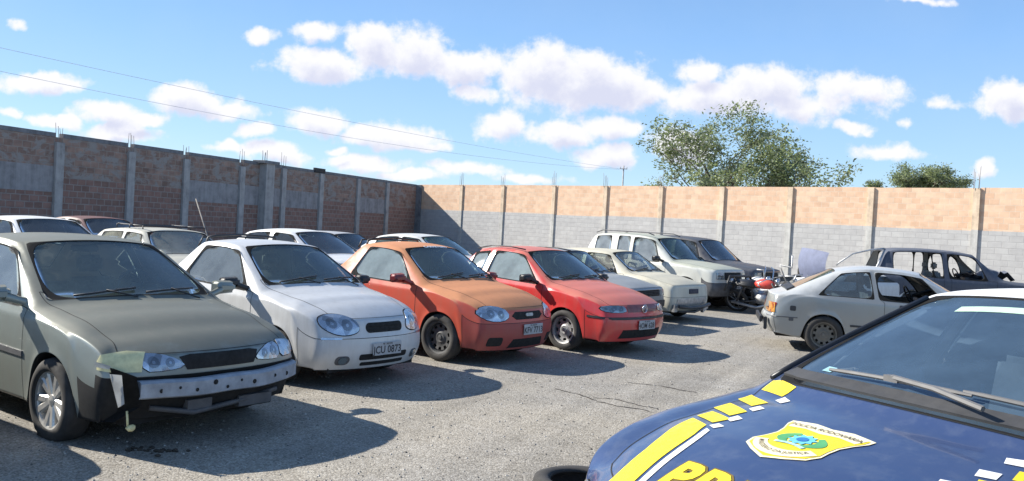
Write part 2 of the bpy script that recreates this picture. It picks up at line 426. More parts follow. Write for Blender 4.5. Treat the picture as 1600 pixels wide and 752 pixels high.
def tree(base, height, spread, seed, label, name='tree', limbs=7, nleaf=30, lsize=.13, trunkh=.25, flat=False, group=None, tips_r=.5, lean=(0, 0), blen=1.):
    rnd = random.Random(seed)
    root = empty(name, base); tag(root, label, 'tree', group)
    bt = bmesh.new(); bl = bmesh.new(); tips = []
    def branch(p, d, L, r, lev):
        pts = [p]; rs = [r]; q = p.copy(); dd = d.normalized()
        n = 5
        for i in range(n):
            dd = (dd + Vector((rnd.gauss(0, .16), rnd.gauss(0, .16), rnd.gauss(0, .10) + (.04 if not flat else -.02)))).normalized()
            q = q + dd * (L / n); pts.append(q.copy()); rs.append(r * (1 - .55 * (i + 1) / n))
            if lev >= 2 and i >= 1: tips.append((q.copy(), lev))
            if lev < 4 and i >= 1 and rnd.random() < (.75 if lev < 3 else .5):
                az = rnd.uniform(0, 6.28); sd = Vector((cos(az), sin(az), rnd.uniform(.0, .6) if not flat else rnd.uniform(-.1, .3)))
                branch(q.copy(), (dd * .55 + sd * .8), L * rnd.uniform(.5, .72), rs[-1] * .62, lev + 1)
        tube(bt, pts, rs, 6 if lev < 2 else 4)
        tips.append((q.copy(), lev))
    th = height * trunkh
    top = Vector((lean[0], lean[1], th))
    tube(bt, [Vector((0, 0, -.1)), Vector((lean[0] * .4, lean[1] * .4, th * .5)), top], [height * .035, height * .027, height * .023], 9)
    for k in range(limbs):
        az = 2 * pi * k / limbs + rnd.uniform(-.3, .3)
        ele = rnd.uniform(.35, 1.25) if not flat else rnd.uniform(.15, .6)
        d = Vector((cos(az) * cos(ele) * spread / height * 1.3, sin(az) * cos(ele) * spread / height * 1.3, sin(ele)))
        branch(top.copy(), d, height * blen * rnd.uniform(.36, .5) * (1 if not flat else spread / height), height * .016, 1)
    for (p, lev) in tips:
        if lev < 2 and rnd.random() < .6: continue
        ms = [rnd.choice((0, 1, 1, 2))] * 3 + [0, 1]
        leaves(bl, p, int(nleaf * rnd.uniform(.4, 1.3)), tips_r * rnd.uniform(.6, 1.25), lsize, rnd, ms)
    t = obj('trunk', bt, M_bark, root, smooth=True); c = obj('crown', bl, [L1, L2, L3], root)
    print('TREE', label[:20], 'tips', len(tips), 'bounds', [round(max(v.co[i] for v in c.data.vertices), 1) for i in range(3)], [round(min(v.co[i] for v in c.data.vertices), 1) for i in range(3)])
    return root
def at(px, d, z=0):
    q = raydir(px, 376 + 0); t = d / q.y; return Vector((q.x * t, d, z))
tree(at(1150, 47), 9.4, 12.5, 31, 'big open crowned tree rising behind the sunlit wall', limbs=11, nleaf=17, lsize=.10, tips_r=.50)
tree(at(1445, 62), 7.4, 4.0, 12, 'low spreading feathery tree seen over the right end of the wall', name='shrub_tree', limbs=8, nleaf=17, lsize=.085, flat=True, tips_r=.42, trunkh=.80)
tree(at(1357, 55), 6.9, 1.2, 5, 'thin young tree whose tip just shows between the two larger trees', name='young_tree', limbs=3, nleaf=3, lsize=.10, tips_r=.25, trunkh=.72, blen=.22)
M_wood = plain('grey_wood', (.40, .38, .36), .85)
def pole(base, h, label, name='utility_pole'):
    r = empty(name, base); tag(r, label, 'utility pole')
    bm = bmesh.new(); tube(bm, [(0, 0, 0), (0, 0, h)], [.09, .06], 8); obj('post', bm, M_wood, r)
    bm = bmesh.new(); box(bm, -.35, .35, -.03, .03, h - .32, h - .26); obj('crossarm', bm, M_wood, r)
    for x in (-.3, .3):
        bm = bmesh.new(); tube(bm, [(x, 0, h - .25), (x, 0, h - .1)], .035, 6); obj('insulator', bm, plain('porcelain', (.5, .5, .5), .3), r)
    return Vector(base) + Vector((0, 0, h))
PB = at(968, 78); ptop = pole(PB, 8.0, 'distant pole carrying wires left of the big tree')
def wire(p, q, sag, label, r=.010):
    bm = bmesh.new(); pts = []
    for i in range(41):
        t = i / 40; a = p.lerp(q, t); a.z -= sag * 4 * t * (1 - t); pts.append(a)
    tube(bm, pts, r, 5)
    tag(obj('power_line', bm, plain('wire', (.55, .60, .68), .6)), label, 'power line', 'power lines crossing above the left wall')
def ptat(px, py, d):
    q = raydir(px, py); t = d / q.y; return Vector((q.x * t, d, H + q.z * t))
wire(ptat(-120, 48, 34), ptat(968, 264, 78), .4, 'upper power line sloping down over the left wall')
wire(ptat(-120, 86, 34), ptat(968, 264.8, 77.8), .8, 'lower power line sloping down over the left wall')
# loose stake leaning on the left wall
bm = bmesh.new(); a = ptat(306, 311, 22.5); b = ptat(322, 362, 22.0); bb = b + (b - a) * 1.55; bb.z = 0
tube(bm, [a, b, bb], [.018, .02, .022], 6); tag(obj('wooden_stake', bm, plain('stake_wood', (.24, .22, .20), .9)), 'thin pale stake leaning against the shaded wall', 'stake')
# ---------------------------------------------------------------- car materials
def paint(name, base, faded=None, metallic=0., rough=.35, coat=.6, dust=.35, dustc=(.33, .29, .24), fade_lo=.35, fade_hi=.8, chip=0., fade_rough=.6, nscale=1.):
    """car paint: base on the flanks, second colour, sun-bleached on some cars, where the panel faces up, road dust low down"""
    m, T, p = newmat(name); co = objco(T)
    ge = T.add('ShaderNodeNewGeometry'); sn = T.add('ShaderNodeSeparateXYZ'); T.link(ge.outputs['Normal'], sn.inputs[0])
    so = T.add('ShaderNodeSeparateXYZ'); T.link(co, so.inputs[0])
    n1 = T.noise(co, 1.7 * nscale, 5, .6); n2 = T.noise(co, 9 * nscale, 5, .65)
    faded = faded or base
    f = T.math('ADD', sn.outputs[2], T.math('MULTIPLY_ADD', n1, .7, -.35))
    f = T.math('ADD', f, T.math('MULTIPLY_ADD', n2, .25, -.12))
    fade = T.rng(f, fade_lo, fade_hi, 0, 1, True)
    col = T.mix(fade, base, faded)
    col = T.mix(T.rng(n2, .35, .75, 0, .22), col, T.vmath('MULTIPLY', col, (.80, .80, .80)))
    stk = T.noise(T.vmath('MULTIPLY', co, (9, 9, 1.1)), 1.6, 5, .65)
    col = T.mix(T.rng(stk, .48, .72, 0, .30), col, T.mix(.5, T.vmath('MULTIPLY', col, (.62, .60, .56)), dustc))
    low = T.math('ADD', T.rng(so.outputs[2], .15, .62, 1, 0), 0)
    d = T.math('MULTIPLY', T.math('ADD', T.math('MULTIPLY', low, .75), T.math('MULTIPLY', T.rng(n2, .3, .7), .35)), dust, clamp=True)
    d = T.math('ADD', d, T.math('MULTIPLY', T.math('MULTIPLY', fade, dust), .35), clamp=True)
    col = T.mix(d, col, dustc)
    if chip: col = T.mix(T.rng(T.noise(co, 5, 7, .75, .6), .62, .66, 0, chip), col, (.12, .11, .11))
    T.link(T.mix(ge.outputs['Backfacing'], col, (.26, .26, .25)), p.inputs['Base Color'])
    p.inputs['Metallic'].default_value = 0
    T.link(T.math('MULTIPLY', T.math('SUBTRACT', 1, d), metallic), p.inputs['Metallic'])
    rr = T.math('ADD', T.math('MULTIPLY', fade, fade_rough - rough), T.math('MULTIPLY_ADD', d, .5, rough), clamp=True)
    T.link(rr, p.inputs['Roughness'])
    T.link(T.math('MULTIPLY', T.math('SUBTRACT', 1, T.math('MAXIMUM', d, T.math('MULTIPLY', fade, min(1, fade_rough * 1.4)))), coat, clamp=True), p.inputs['Coat Weight'])
    p.inputs['Coat Roughness'].default_value = .06
    bump(T, p, T.noise(co, 3.2, 2, .5), .05, .02)
    return m
def glassmat(name, tint=(.42, .52, .50), dust=.10, dustc=(.5, .52, .5), ior=1.5, refl=1.0):  # dust share: dirt film, in some panes also sky reflection painted as diffuse colour
    m = bpy.data.materials.new(name); m.use_nodes = True; T = N(m.node_tree); T.n.clear()
    out = T.add('ShaderNodeOutputMaterial'); co = objco(T)
    tr = T.add('ShaderNodeBsdfTransparent'); tr.inputs[0].default_value = c4(tint)
    gl = T.add('ShaderNodeBsdfGlossy'); gl.inputs['Roughness'].default_value = .03; gl.inputs[0].default_value = (.95 * refl, .97 * refl, 1 * refl, 1)
    df = T.add('ShaderNodeBsdfDiffuse'); df.inputs[0].default_value = c4(dustc)
    fr = T.add('ShaderNodeFresnel'); fr.inputs[0].default_value = ior
    m1 = T.add('ShaderNodeMixShader'); m2 = T.add('ShaderNodeMixShader')
    n = T.noise(co, 3, 5, .65)
    T.link(T.rng(n, .3, .75, dust * .7, dust * 1.35), m1.inputs[0]); T.link(tr.outputs[0], m1.inputs[1]); T.link(df.outputs[0], m1.inputs[2])
    T.link(T.math('MULTIPLY_ADD', fr.outputs[0], 1.0, .03, clamp=True), m2.inputs[0]); T.link(m1.outputs[0], m2.inputs[1]); T.link(gl.outputs[0], m2.inputs[2])
    T.link(m2.outputs[0], out.inputs[0]); return m
M_seal = plain('rubber_seal', (.016, .016, .016), .85, var=.15, spec=.12)
M_gap = plain('panel_gap', (.012, .012, .012), .8, var=.1)
M_under = plain('underbody', (.018, .017, .016), .9)
M_plas = plain('black_plastic', (.032, .032, .034), .5, var=.2)
M_gplas = plain('grey_plastic', (.10, .10, .105), .6)
M_int = plain('cabin_fabric', (.24, .24, .235), .95, scale=20)
M_int2 = plain('cabin_fabric_light', (.20, .19, .17), .95, scale=20)
M_rub = plain('tyre_rubber', (.045, .042, .039), .85, var=.35, scale=6)
M_steel = plain('wheel_steel', (.10, .10, .10), .55, metal=.3)
M_alloy = plain('alloy', (.62, .60, .56), .38, metal=.55, var=.12)
M_dull = plain('dull_metal', (.46, .46, .46), .45, metal=.7, var=.3, scale=14)
M_chrome = plain('chrome', (.8, .8, .8), .15, metal=1, var=.05)
M_white = plain('white_mark', (.80, .80, .78), .5, var=.05)
M_plate = plain('plate_grey', (.42, .43, .44), .45, var=.1, scale=20)
M_ink = plain('plate_ink', (.03, .03, .035), .5, var=.1)
def lensmat(name, col=(.75, .78, .8), tr=.35):
    m, T, p = newmat(name); co = objco(T)
    w = T.add('ShaderNodeTexWave'); w.inputs['Scale'].default_value = 26; w.bands_direction = 'Y'; T.link(co, w.inputs[0])
    n = T.noise(co, 10, 3)
    T.link(T.ramp(T.math('ADD', T.math('MULTIPLY', w.outputs['Fac'], .25), T.math('MULTIPLY', n, .75)), [(.25, tuple(x * .45 for x in col)), (.75, col)]), p.inputs['Base Color'])
    p.inputs['Roughness'].default_value = .12; p.inputs['Metallic'].default_value = .35; p.inputs['Coat Weight'].default_value = .7
    return m
def clearlens(name, col):
    m, T, p = newmat(name); co = objco(T)
    v = T.add('ShaderNodeTexVoronoi'); v.inputs['Scale'].default_value = 13; T.link(co, v.inputs['Vector'])
    g = T.add('ShaderNodeSeparateColor'); T.link(v.outputs['Color'], g.inputs[0])
    T.link(T.ramp(g.outputs[0], [(0, tuple(x * .35 for x in col)), (.5, tuple(x * .8 for x in col)), (1, col)]), p.inputs['Base Color'])
    p.inputs['Metallic'].default_value = .75; p.inputs['Roughness'].default_value = .22; p.inputs['Coat Weight'].default_value = 1; p.inputs['Coat Roughness'].default_value = .02
    bump(T, p, v.outputs['Distance'], .25, .02); return m
M_lens = clearlens('lamp_lens', (.58, .63, .70)); M_lensd = clearlens('lamp_lens_dark', (.36, .42, .44)); M_bowl = clearlens('lamp_bowl', (.30, .33, .37)); M_lensy = plain('lamp_lens_yellow', (.76, .68, .36), .25, var=.18, scale=14); M_lensr = lensmat('lamp_lens_red', (.45, .03, .02)); M_lenso = lensmat('lamp_lens_orange', (.85, .38, .05))
G_std = glassmat('window_glass', (.62, .72, .68), .06)
G_side = glassmat('side_glass_dusty', (.38, .47, .46), .30, (.42, .48, .50))
G_pale = glassmat('side_glass_pale', (.45, .58, .56), .42, (.50, .60, .60))
G_dark = glassmat('windscreen_glass', (.82, .90, .86), .13, (.36, .47, .43))  # greenish diffuse share paints the sky's reflection into the windscreens
G_film = glassmat('filmed_glass', (.14, .17, .18), .12, (.3, .33, .36))
G_pol = glassmat('police_windscreen', (.50, .60, .66), .17, (.22, .36, .52), 1.62)  # blue diffuse share puts the sky's reflection into the glass colour

def lerp(a, b, t): return a + (b - a) * t
def interp(tab, x):
    tab = sorted(tab)
    if x <= tab[0][0]: return tab[0][1]
    for (a, va), (b, vb) in zip(tab, tab[1:]):
        if x <= b:
            t = (x - a) / (b - a); t = t * t * (3 - 2 * t); return lerp(va, vb, t)
    return tab[-1][1]

class Car: pass
FR = [0, .10, .40, .74, 1.0]                       # s2..s6 blend from belt to sill
KW = [.962, .992, 1.0, .985, .955]
def car_body(S, root, lvl=2, parts=True):
    """one skin swept along the car, split into body, doors, bonnet, bumpers and glass. S: dict describing the car"""
    W = S['W']; zc = S['r']; R = S['R']; sill = S.get('sill', .20)
    cols = []
    def col(xt, zt, wt, xb, zb, arch=None, crown=.035, sweep=.03, f1=None, pil=.085):
        cols.append(dict(xt=xt, zt=zt, wt=wt, xb=xb, zb=zb, arch=arch, crown=crown, sweep=sweep, f1=f1, pil=pil))
    for c in S['cols']: col(**c) if isinstance(c, dict) else col(*c)
    def toppts(c):
        out = []
        for y in (0, .52 * c['wt'], c['wt'] - c['pil'], c['wt']):
            q = (y / c['wt']) ** 2
            out.append(Vector((c['xt'] - c['sweep'] * q, y, c['zt'] - c['crown'] * q)))
        return out
    def sidepts(c):
        t3 = toppts(c)[3]
        fb = {1: 1., 2: .6}.get(cols.index(c), 0) if not S.get('nofb') else 0
        if c['arch']:
            ax = 0 if c['arch'][0] == 'f' else -S['wb']; th = radians(c['arch'][1])
            xl, zl = ax + R * cos(th), zc + R * sin(th); ar = sin(th)
            if c['arch'][1] in (0, 180): zl = sill
        else: xl, zl, ar = c['xb'], sill, 0
        pts = []
        s2 = None
        for k in range(5):
            f = FR[k]; x = lerp(c['xb'], xl, min(1, f * 1.25)); w = interp(W, x)
            kw = KW[k]
            if k >= 3 and ar > 0: kw = lerp(kw, 1.0, ar)
            if k == 4 and ar > 0: kw = lerp(.975, 1.012, ar)
            zz = lerp(c['zb'], zl, f)
            if fb and 1 <= k <= 3: zz = lerp(zz, S['front'][k + 2][0], fb)
            pts.append(Vector((x, w * kw, zz)))
        s2 = pts[0]
        dz = max(.001, t3.z - s2.z)
        f1 = c['f1'] if c['f1'] is not None else (min(.45, .042 / dz))
        s1 = t3.lerp(s2, f1); s1.y += (.018 if dz > .2 else .012)
        if dz <= .2: s1.z += .008
        return [t3, s1] + pts
    bm = bmesh.new(); vc = {}
    def V(p, sg):
        y = p.y * sg
        k = (round(p.x, 4), round(y, 4), round(p.z, 4))
        if k not in vc: vc[k] = bm.verts.new((p.x, y, p.z))
        return vc[k]
    names = ['body', 'seal', 'under']
    def gi(n):
        if n not in names: names.append(n)
        return names.index(n)
    def face(ps, sg, mi):
        vs = [V(p, sg) for p in ps]
        u = []
        for v in vs:
            if v not in u: u.append(v)
        if len(u) < 3: return
        if sg < 0: u = u[::-1]
        try: f = bm.faces.new(u); f.material_index = mi; f.smooth = True
        except ValueError: pass
    ptop = S.get('ptop', {}); pside = S.get('pside', {}); pf = S.get('pfront', {}); pr = S.get('prear', {})
    tops = [toppts(c) for c in cols]; sides = [sidepts(c) for c in cols]
    # end faces
    def endgrid(levels):
        g = []
        for (z, xc, xk, yk) in levels:
            row = []
            for u in (0, .5, .86, 1):
                row.append(Vector((lerp(xc, xk, u ** 2.6), yk * u, z)))
            g.append(row)
        return g
    gf = endgrid(S['front']); gr = endgrid(S['rear'])
    tops[0] = gf[0]; sides[0] = [g[3] for g in gf]
    tops[-1] = gr[0]; sides[-1] = [g[3] for g in gr]
    for sg in (1, -1):
        for i in range(len(cols) - 1):
            for r in range(3):
                n = None
                for (a, b, r0, r1, nm) in S['top']:
                    if a <= i < b and r0 <= r < r1: n = nm
                face([tops[i][r], tops[i][r + 1], tops[i + 1][r + 1], tops[i + 1][r]], sg, gi(n) if n else 0)
            for k in range(6):
                n = None
                for (a, b, k0, k1, nm) in S['side']:
                    if a <= i < b and k0 <= k < k1: n = nm
                if n and n != 'skip' and 'bumper' not in n: n = n + ('#L' if sg > 0 else '#R')
                if n == 'skip': continue
                face([sides[i][k], sides[i][k + 1], sides[i + 1][k + 1], sides[i + 1][k]], sg, gi(n) if n else 0)
            # turn-in at the bottom edge
            a, b = sides[i][6], sides[i + 1][6]
            dy = .24 if (cols[i]['arch'] and cols[i + 1]['arch']) else .05
            face([a, Vector((a.x, a.y - dy, a.z + .0)), Vector((b.x, b.y - dy, b.z)), b], sg, 2)
        for g, fl, tab in ((gf, 1, S['fpan']), (gr, -1, S['rpan'])):
            for k in range(6):
                for r in range(3):
                    n = None
                    for (k0, k1, r0, r1, nm) in tab:
                        if k0 <= k < k1 and r0 <= r < r1: n = nm
                    if n == 'skip': continue
                    ps = [g[k][r], g[k + 1][r], g[k + 1][r + 1], g[k][r + 1]]
                    face(ps if fl > 0 else ps[::-1], sg, gi(n) if n else 0)
    bm.normal_update()
    # consistent outward normals
    bmesh.ops.recalc_face_normals(bm, faces=bm.faces[:])
    f = max((f for f in bm.faces), key=lambda f: f.calc_center_median().z)
    if f.normal.z < 0: bmesh.ops.reverse_faces(bm, faces=bm.faces[:])
    # creases
    cl = bm.edges.layers.float.new('crease_edge')
    def crease(p, q, val, both=True):
        for sg in (1, -1):
            a, b = V(p, sg), V(q, sg)
            e = bm.edges.get((a, b))
            if e: e[cl] = val
    for i in range(len(cols) - 1):
        crease(sides[i][6], sides[i + 1][6], 1.0)
        if sides[i][0].z - sides[i][2].z < .2 and sides[i + 1][0].z - sides[i + 1][2].z < .25: crease(sides[i][0], sides[i + 1][0], S.get('hcrease', .35))
        crease(sides[i][2], sides[i + 1][2], S.get('bcrease', .5)); crease(sides[i][3], sides[i + 1][3], S.get('screase', .5))
    for g in (gf, gr):
        for r in range(3): crease(g[6][r], g[6][r + 1], 1.0)
        for r in range(3): crease(g[0][r], g[0][r + 1], S.get('lead_crease', .3))
        for r in range(3):
            for k in S.get('fcrease', (3,)): crease(g[k][r], g[k][r + 1], .6)
    for i in range(9, len(cols) - 1):
        if cols[i]['zt'] > 1.2 and cols[i + 1]['zt'] > 1.2: crease(sides[i][0], sides[i + 1][0], S.get('gcrease', .5))
    for r in range(3): crease(tops[9][r], tops[9][r + 1], .45)
    cv = bm.verts.layers.float.new('crease_vert')
    # rubber ring round every pane
    glass = [n for n in names if n.split('#')[0] in ('windscreen', 'side_window', 'rear_side_window', 'rear_window', 'quarter_window')]
    for n in glass:
        fs = [f for f in bm.faces if f.material_index == names.index(n)]
        if not fs: continue
        r = bmesh.ops.inset_region(bm, faces=fs, thickness=.018 if 'wind' in n[:4] else .013, depth=-.004, use_even_offset=True, use_boundary=True)
        for f in r['faces']: f.material_index = 1
        fs = set(fs)
        reg = fs | set(r['faces'])
        for grp in (fs, reg):
            bes = [e for f in grp for e in f.edges if sum(1 for g in e.link_faces if g in grp) == 1]
            vd = {}
            for e in bes:
                for v in e.verts: vd.setdefault(v, []).append(e.other_vert(v).co - v.co)
            for v, ds in vd.items():
                if len(ds) == 2 and ds[0].length > 1e-6 and ds[1].length > 1e-6 and abs(ds[0].angle(ds[1]) - pi) > .45: v[cv] = max(v[cv], S.get('corner', .93))
        for f in fs:
            for e in f.edges:
                if any(g not in fs for g in e.link_faces): e[cl] = 1
        for f in r['faces']:
            for e in f.edges:
                if any(g.material_index != 1 and g not in fs for g in e.link_faces): e[cl] = 1
    me = bpy.data.meshes.new('cage'); bm.to_mesh(me); bm.free()
    tmp = bpy.data.objects.new('cage', me); COL.objects.link(tmp)
    md = tmp.modifiers.new('s', 'SUBSURF'); md.levels = lvl; md.render_levels = lvl; md.boundary_smooth = 'PRESERVE_CORNERS'
    dg = bpy.context.evaluated_depsgraph_get(); ev = tmp.evaluated_get(dg); fm = ev.to_mesh()
    co = [v.co.copy() for v in fm.vertices]; nr = [Vector(v.normal) for v in fm.vertices]
    polys = [(list(p.vertices), p.material_index) for p in fm.polygons]
    ev.to_mesh_clear(); bpy.data.objects.remove(tmp); bpy.data.meshes.remove(me)
    K = Car(); K.root = root; K.bvh = BVHTree.FromPolygons(co, [p for p, m in polys]); K.S = S; K.parts = {}
    K.cols = cols; K.sides = sides; K.tops = tops
    mats = S['mats']
    drop = S.get('drop', ())
    def piece(nm, idxs, mat_list, remap, parent, seam=0.):
        ps = [(p, m) for p, m in polys if m in idxs]
        if not ps: return None
        used = {}; vs = []; fl = []; mi = []
        for p, m in ps:
            f = []
            for v in p:
                if v not in used: used[v] = len(vs); vs.append(v)
                f.append(used[v])
            fl.append(f); mi.append(remap(m))
        P = [co[v].copy() for v in vs]; NN = [nr[v].copy() for v in vs]
        if seam:
            ec = {}
            for f in fl:
                for a, b in zip(f, f[1:] + f[:1]):
                    k = (min(a, b), max(a, b)); ec.setdefault(k, []).append((a, b))
            be = [v[0] for v in ec.values() if len(v) == 1]
            inn = {}
            for a, b in be:
                d = (P[b] - P[a]).normalized()
                for v in (a, b):
                    s = NN[v].cross(d)
                    inn.setdefault(v, []).append(s)
            new = {}
            for v, ss in inn.items():
                if abs(P[v].y) < 1e-4 and all(abs(s.y) > .9 for s in ss): continue
                s = sum(ss, Vector()); L = s.length
                if L < 1e-5: continue
                s = s / L * seam * (1.2 if L < 1.6 and len(ss) > 1 else 1)
                new[v] = (len(P), len(P) + 1)
                P.append(P[v] + NN[v] * .0016); P.append(P[v] + s + NN[v] * .0016); NN.append(NN[v]); NN.append(NN[v])
            for a, b in be:
                if a in new and b in new:
                    fl.append([new[a][0], new[b][0], new[b][1], new[a][1]]); mi.append(len(mat_list))
            mat_list = list(mat_list) + [M_gap]
        m = bpy.data.meshes.new(nm); m.from_pydata([tuple(p) for p in P], [], fl)
        for k, p in enumerate(m.polygons): p.material_index = mi[k]; p.use_smooth = True
        m.normals_split_custom_set_from_vertices([tuple(n) for n in NN])
        o = link(nm, m, mat_list, parent); K.parts.setdefault(nm, []).append(o); return o
    bodyidx = [0, 1, 2]
    mm = {0: 0, 1: 1, 2: 2}
    extra = [mats['body'], M_seal, M_under]
    for i, n in enumerate(names):
        b = n.split('#')[0]
        if i < 3: continue
        if b in S.get('merge', {}):                      # region keeps its own material but stays in the body mesh
            bodyidx.append(i); mm[i] = len(extra); extra.append(S['merge'][b])
    piece('body', bodyidx, extra, lambda m: mm[m], root)
    for i, n in enumerate(names):
        if i < 3 or i in bodyidx: continue
        b = n.split('#')[0]
        if b in drop or n in drop: continue
        isg = n in glass
        o = piece(b, [i], [mats.get(n, mats.get(b, mats['glass'] if isg else mats['body']))], lambda m: 0, root, 0 if isg else S.get('seam', .0055))
        if o is not None: K.parts[n] = [o]
    return K

# ---- details laid on the skin
def clipgrid(bm, step):
    xs = [v.co.x for v in bm.verts]; ys = [v.co.y for v in bm.verts]
    for ax, lo, hi in ((0, min(xs), max(xs)), (1, min(ys), max(ys))):
        k = math.ceil((lo + 1e-4) / step)
        while k * step < hi - 1e-4:
            pl = [0, 0, 0]; pl[ax] = k * step; no = [0, 0, 0]; no[ax] = 1
            bmesh.ops.bisect_plane(bm, geom=bm.verts[:] + bm.edges[:] + bm.faces[:], dist=1e-5, plane_co=pl, plane_no=no); k += 1
CONV = {
 'front': (lambda a, b: Vector((3, a, b)), Vector((-1, 0, 0))),
 'rear': (lambda a, b: Vector((-7, a, b)), Vector((1, 0, 0))),
 'right': (lambda a, b: Vector((a, -3, b)), Vector((0, 1, 0))),
 'left': (lambda a, b: Vector((a, 3, b)), Vector((0, -1, 0))),
 'top': (lambda a, b: Vector((a, b, 4)), Vector((0, 0, -1)))}
def onskin(K, bm, mode, off, thick=0., xf=None, vary=None):
    conv, d = CONV[mode] if isinstance(mode, str) else mode
    res = {}
    for v in bm.verts:
        a, b = v.co.x, v.co.y
        if xf: a, b = xf(a, b)
        o = conv(a, b)
        h = K.bvh.ray_cast(o, d)
        if h[0] is None:
            h = K.bvh.find_nearest(o + d * 2.2)
        n = h[1]
        if n.dot(d) > 0: n = -n
        e = off(a, b) if callable(off) else off
        res[v] = (h[0] + n * e, n)
    for v, (p, n) in res.items(): v.co = p
    if thick:
        es = [e for e in bm.edges if len(e.link_faces) == 1]
        vs = {v for e in es for v in e.verts}; nv = {v: bm.verts.new(v.co - res[v][1] * thick) for v in vs}
        for e in es:
            l = e.link_loops[0]; a, b = l.vert, l.link_loop_next.vert
            f = bm.faces.new((b, a, nv[a], nv[b])); f.material_index = l.face.material_index
    for f in bm.faces: f.smooth = True
def patch(K, name, poly, mode, mat, off=.004, thick=.01, step=.05, parent=None, mirror=False, xf=None):
    out = []
    for sg in ((1, -1) if mirror else (1,)):
        bm = bmesh.new()
        pts = poly
        md = mode
        if mirror and sg < 0:
            if mode in ('right', 'left'): md = 'left' if mode == 'right' else 'right'
            elif mode == 'top': pts = [(a, -b) for a, b in poly]
            else: pts = [(-a, b) for a, b in poly]
        f = bm.faces.new([bm.verts.new((a, b, 0)) for a, b in pts])
        clipgrid(bm, step)
        onskin(K, bm, md, off, thick, xf)
        bm.normal_update(); bmesh.ops.recalc_face_normals(bm, faces=bm.faces[:])
        o = obj(name, bm, mat, parent or K.root, smooth=True, sharp=50); out.append(o)
    return out
def chaikin(p, n=2):
    for _ in range(n):
        q = []
        for (a, b), (c, d) in zip(p, p[1:] + p[:1]): q += [(a * .75 + c * .25, b * .75 + d * .25), (a * .25 + c * .75, b * .25 + d * .75)]
        p = q
    return p
def lamp(K, poly, mat, circles=(), rim=1.035, sides=(1, -1), name='headlight', sm=2):
    poly = chaikin(poly, sm)
    cx = sum(a for a, b in poly) / len(poly); cz = sum(b for a, b in poly) / len(poly)
    for sg in sides:
        big = [((cx + (a - cx) * rim) * sg, cz + (b - cz) * (rim + .05)) for a, b in poly]
        h = patch(K, name, big, 'front', M_seal, off=.003, thick=.01, step=.04)[0]
        patch(K, 'lens', [(a * sg, b) for a, b in poly], 'front', mat, off=.010, thick=.008, step=.03, parent=h)
        for (y, z, r) in circles:
            patch(K, 'reflector', [(sg * (y + r * .85 * cos(2 * pi * k / 14)), z + r * .85 * sin(2 * pi * k / 14)) for k in range(14)], 'front', M_bowl, off=.012, thick=.002, step=.03, parent=h)
            patch(K, 'bulb', [(sg * (y + r * .25 * cos(2 * pi * k / 10)), z + r * .25 * sin(2 * pi * k / 10)) for k in range(10)], 'front', M_lens, off=.014, thick=.003, step=.03, parent=h)
def rounded(x0, x1, y0, y1, r, seg=4, skew=0.):
    pts = []
    for cx, cy, a0 in ((x1 - r, y1 - r, 0), (x0 + r, y1 - r, 90), (x0 + r, y0 + r, 180), (x1 - r, y0 + r, 270)):
        for k in range(seg + 1):
            t = radians(a0 + 90 * k / seg); pts.append((cx + r * cos(t) + skew * (cy + r * sin(t) - y0), cy + r * sin(t)))
    return pts
_txt = {}
def textbm(s, size, bold=0., step=None, align='CENTER', shear=0., spacing=1., ):
    c = bpy.data.curves.new('t', 'FONT'); c.body = s; c.size = size; c.offset = bold; c.align_x = align; c.align_y = 'CENTER'; c.shear = shear; c.space_character = spacing; c.resolution_u = 3
    o = bpy.data.objects.new('t', c); COL.objects.link(o)
    dg = bpy.context.evaluated_depsgraph_get(); ev = o.evaluated_get(dg); me = ev.to_mesh()
    bm = bmesh.new(); bm.from_mesh(me); ev.to_mesh_clear(); bpy.data.objects.remove(o); bpy.data.curves.remove(c)
    bmesh.ops.remove_doubles(bm, verts=bm.verts[:], dist=1e-5)
    if step: clipgrid(bm, step)
    return bm
def plate(K, xc, yc, zc, text, yaw=0., tilt=0., parent=None, mat=None, front=True):
    e = empty('number_plate', (xc, yc, zc), 0, parent or K.root); e.rotation_euler = (0, tilt, yaw if front else yaw + pi)
    bm = bmesh.new(); box(bm, -.004, .004, -.20, .20, -.065, .065); bevelall(bm, .003, 1)
    obj('plate_panel', bm, mat or M_plate, e)
    bm = textbm(text, .105, .002)
    for v in bm.verts: v.co = Vector((.0055, v.co.x * .95, v.co.y - .012))
    b2 = textbm('PE - RECIFE', .028, .0005)
    for v in b2.verts: v.co = Vector((.0055, v.co.x, v.co.y + .048))
    me = bpy.data.meshes.new('x'); b2.to_mesh(me); b2.free(); bm.from_mesh(me); bpy.data.meshes.remove(me)
    obj('lettering', bm, M_ink, e)
    return e

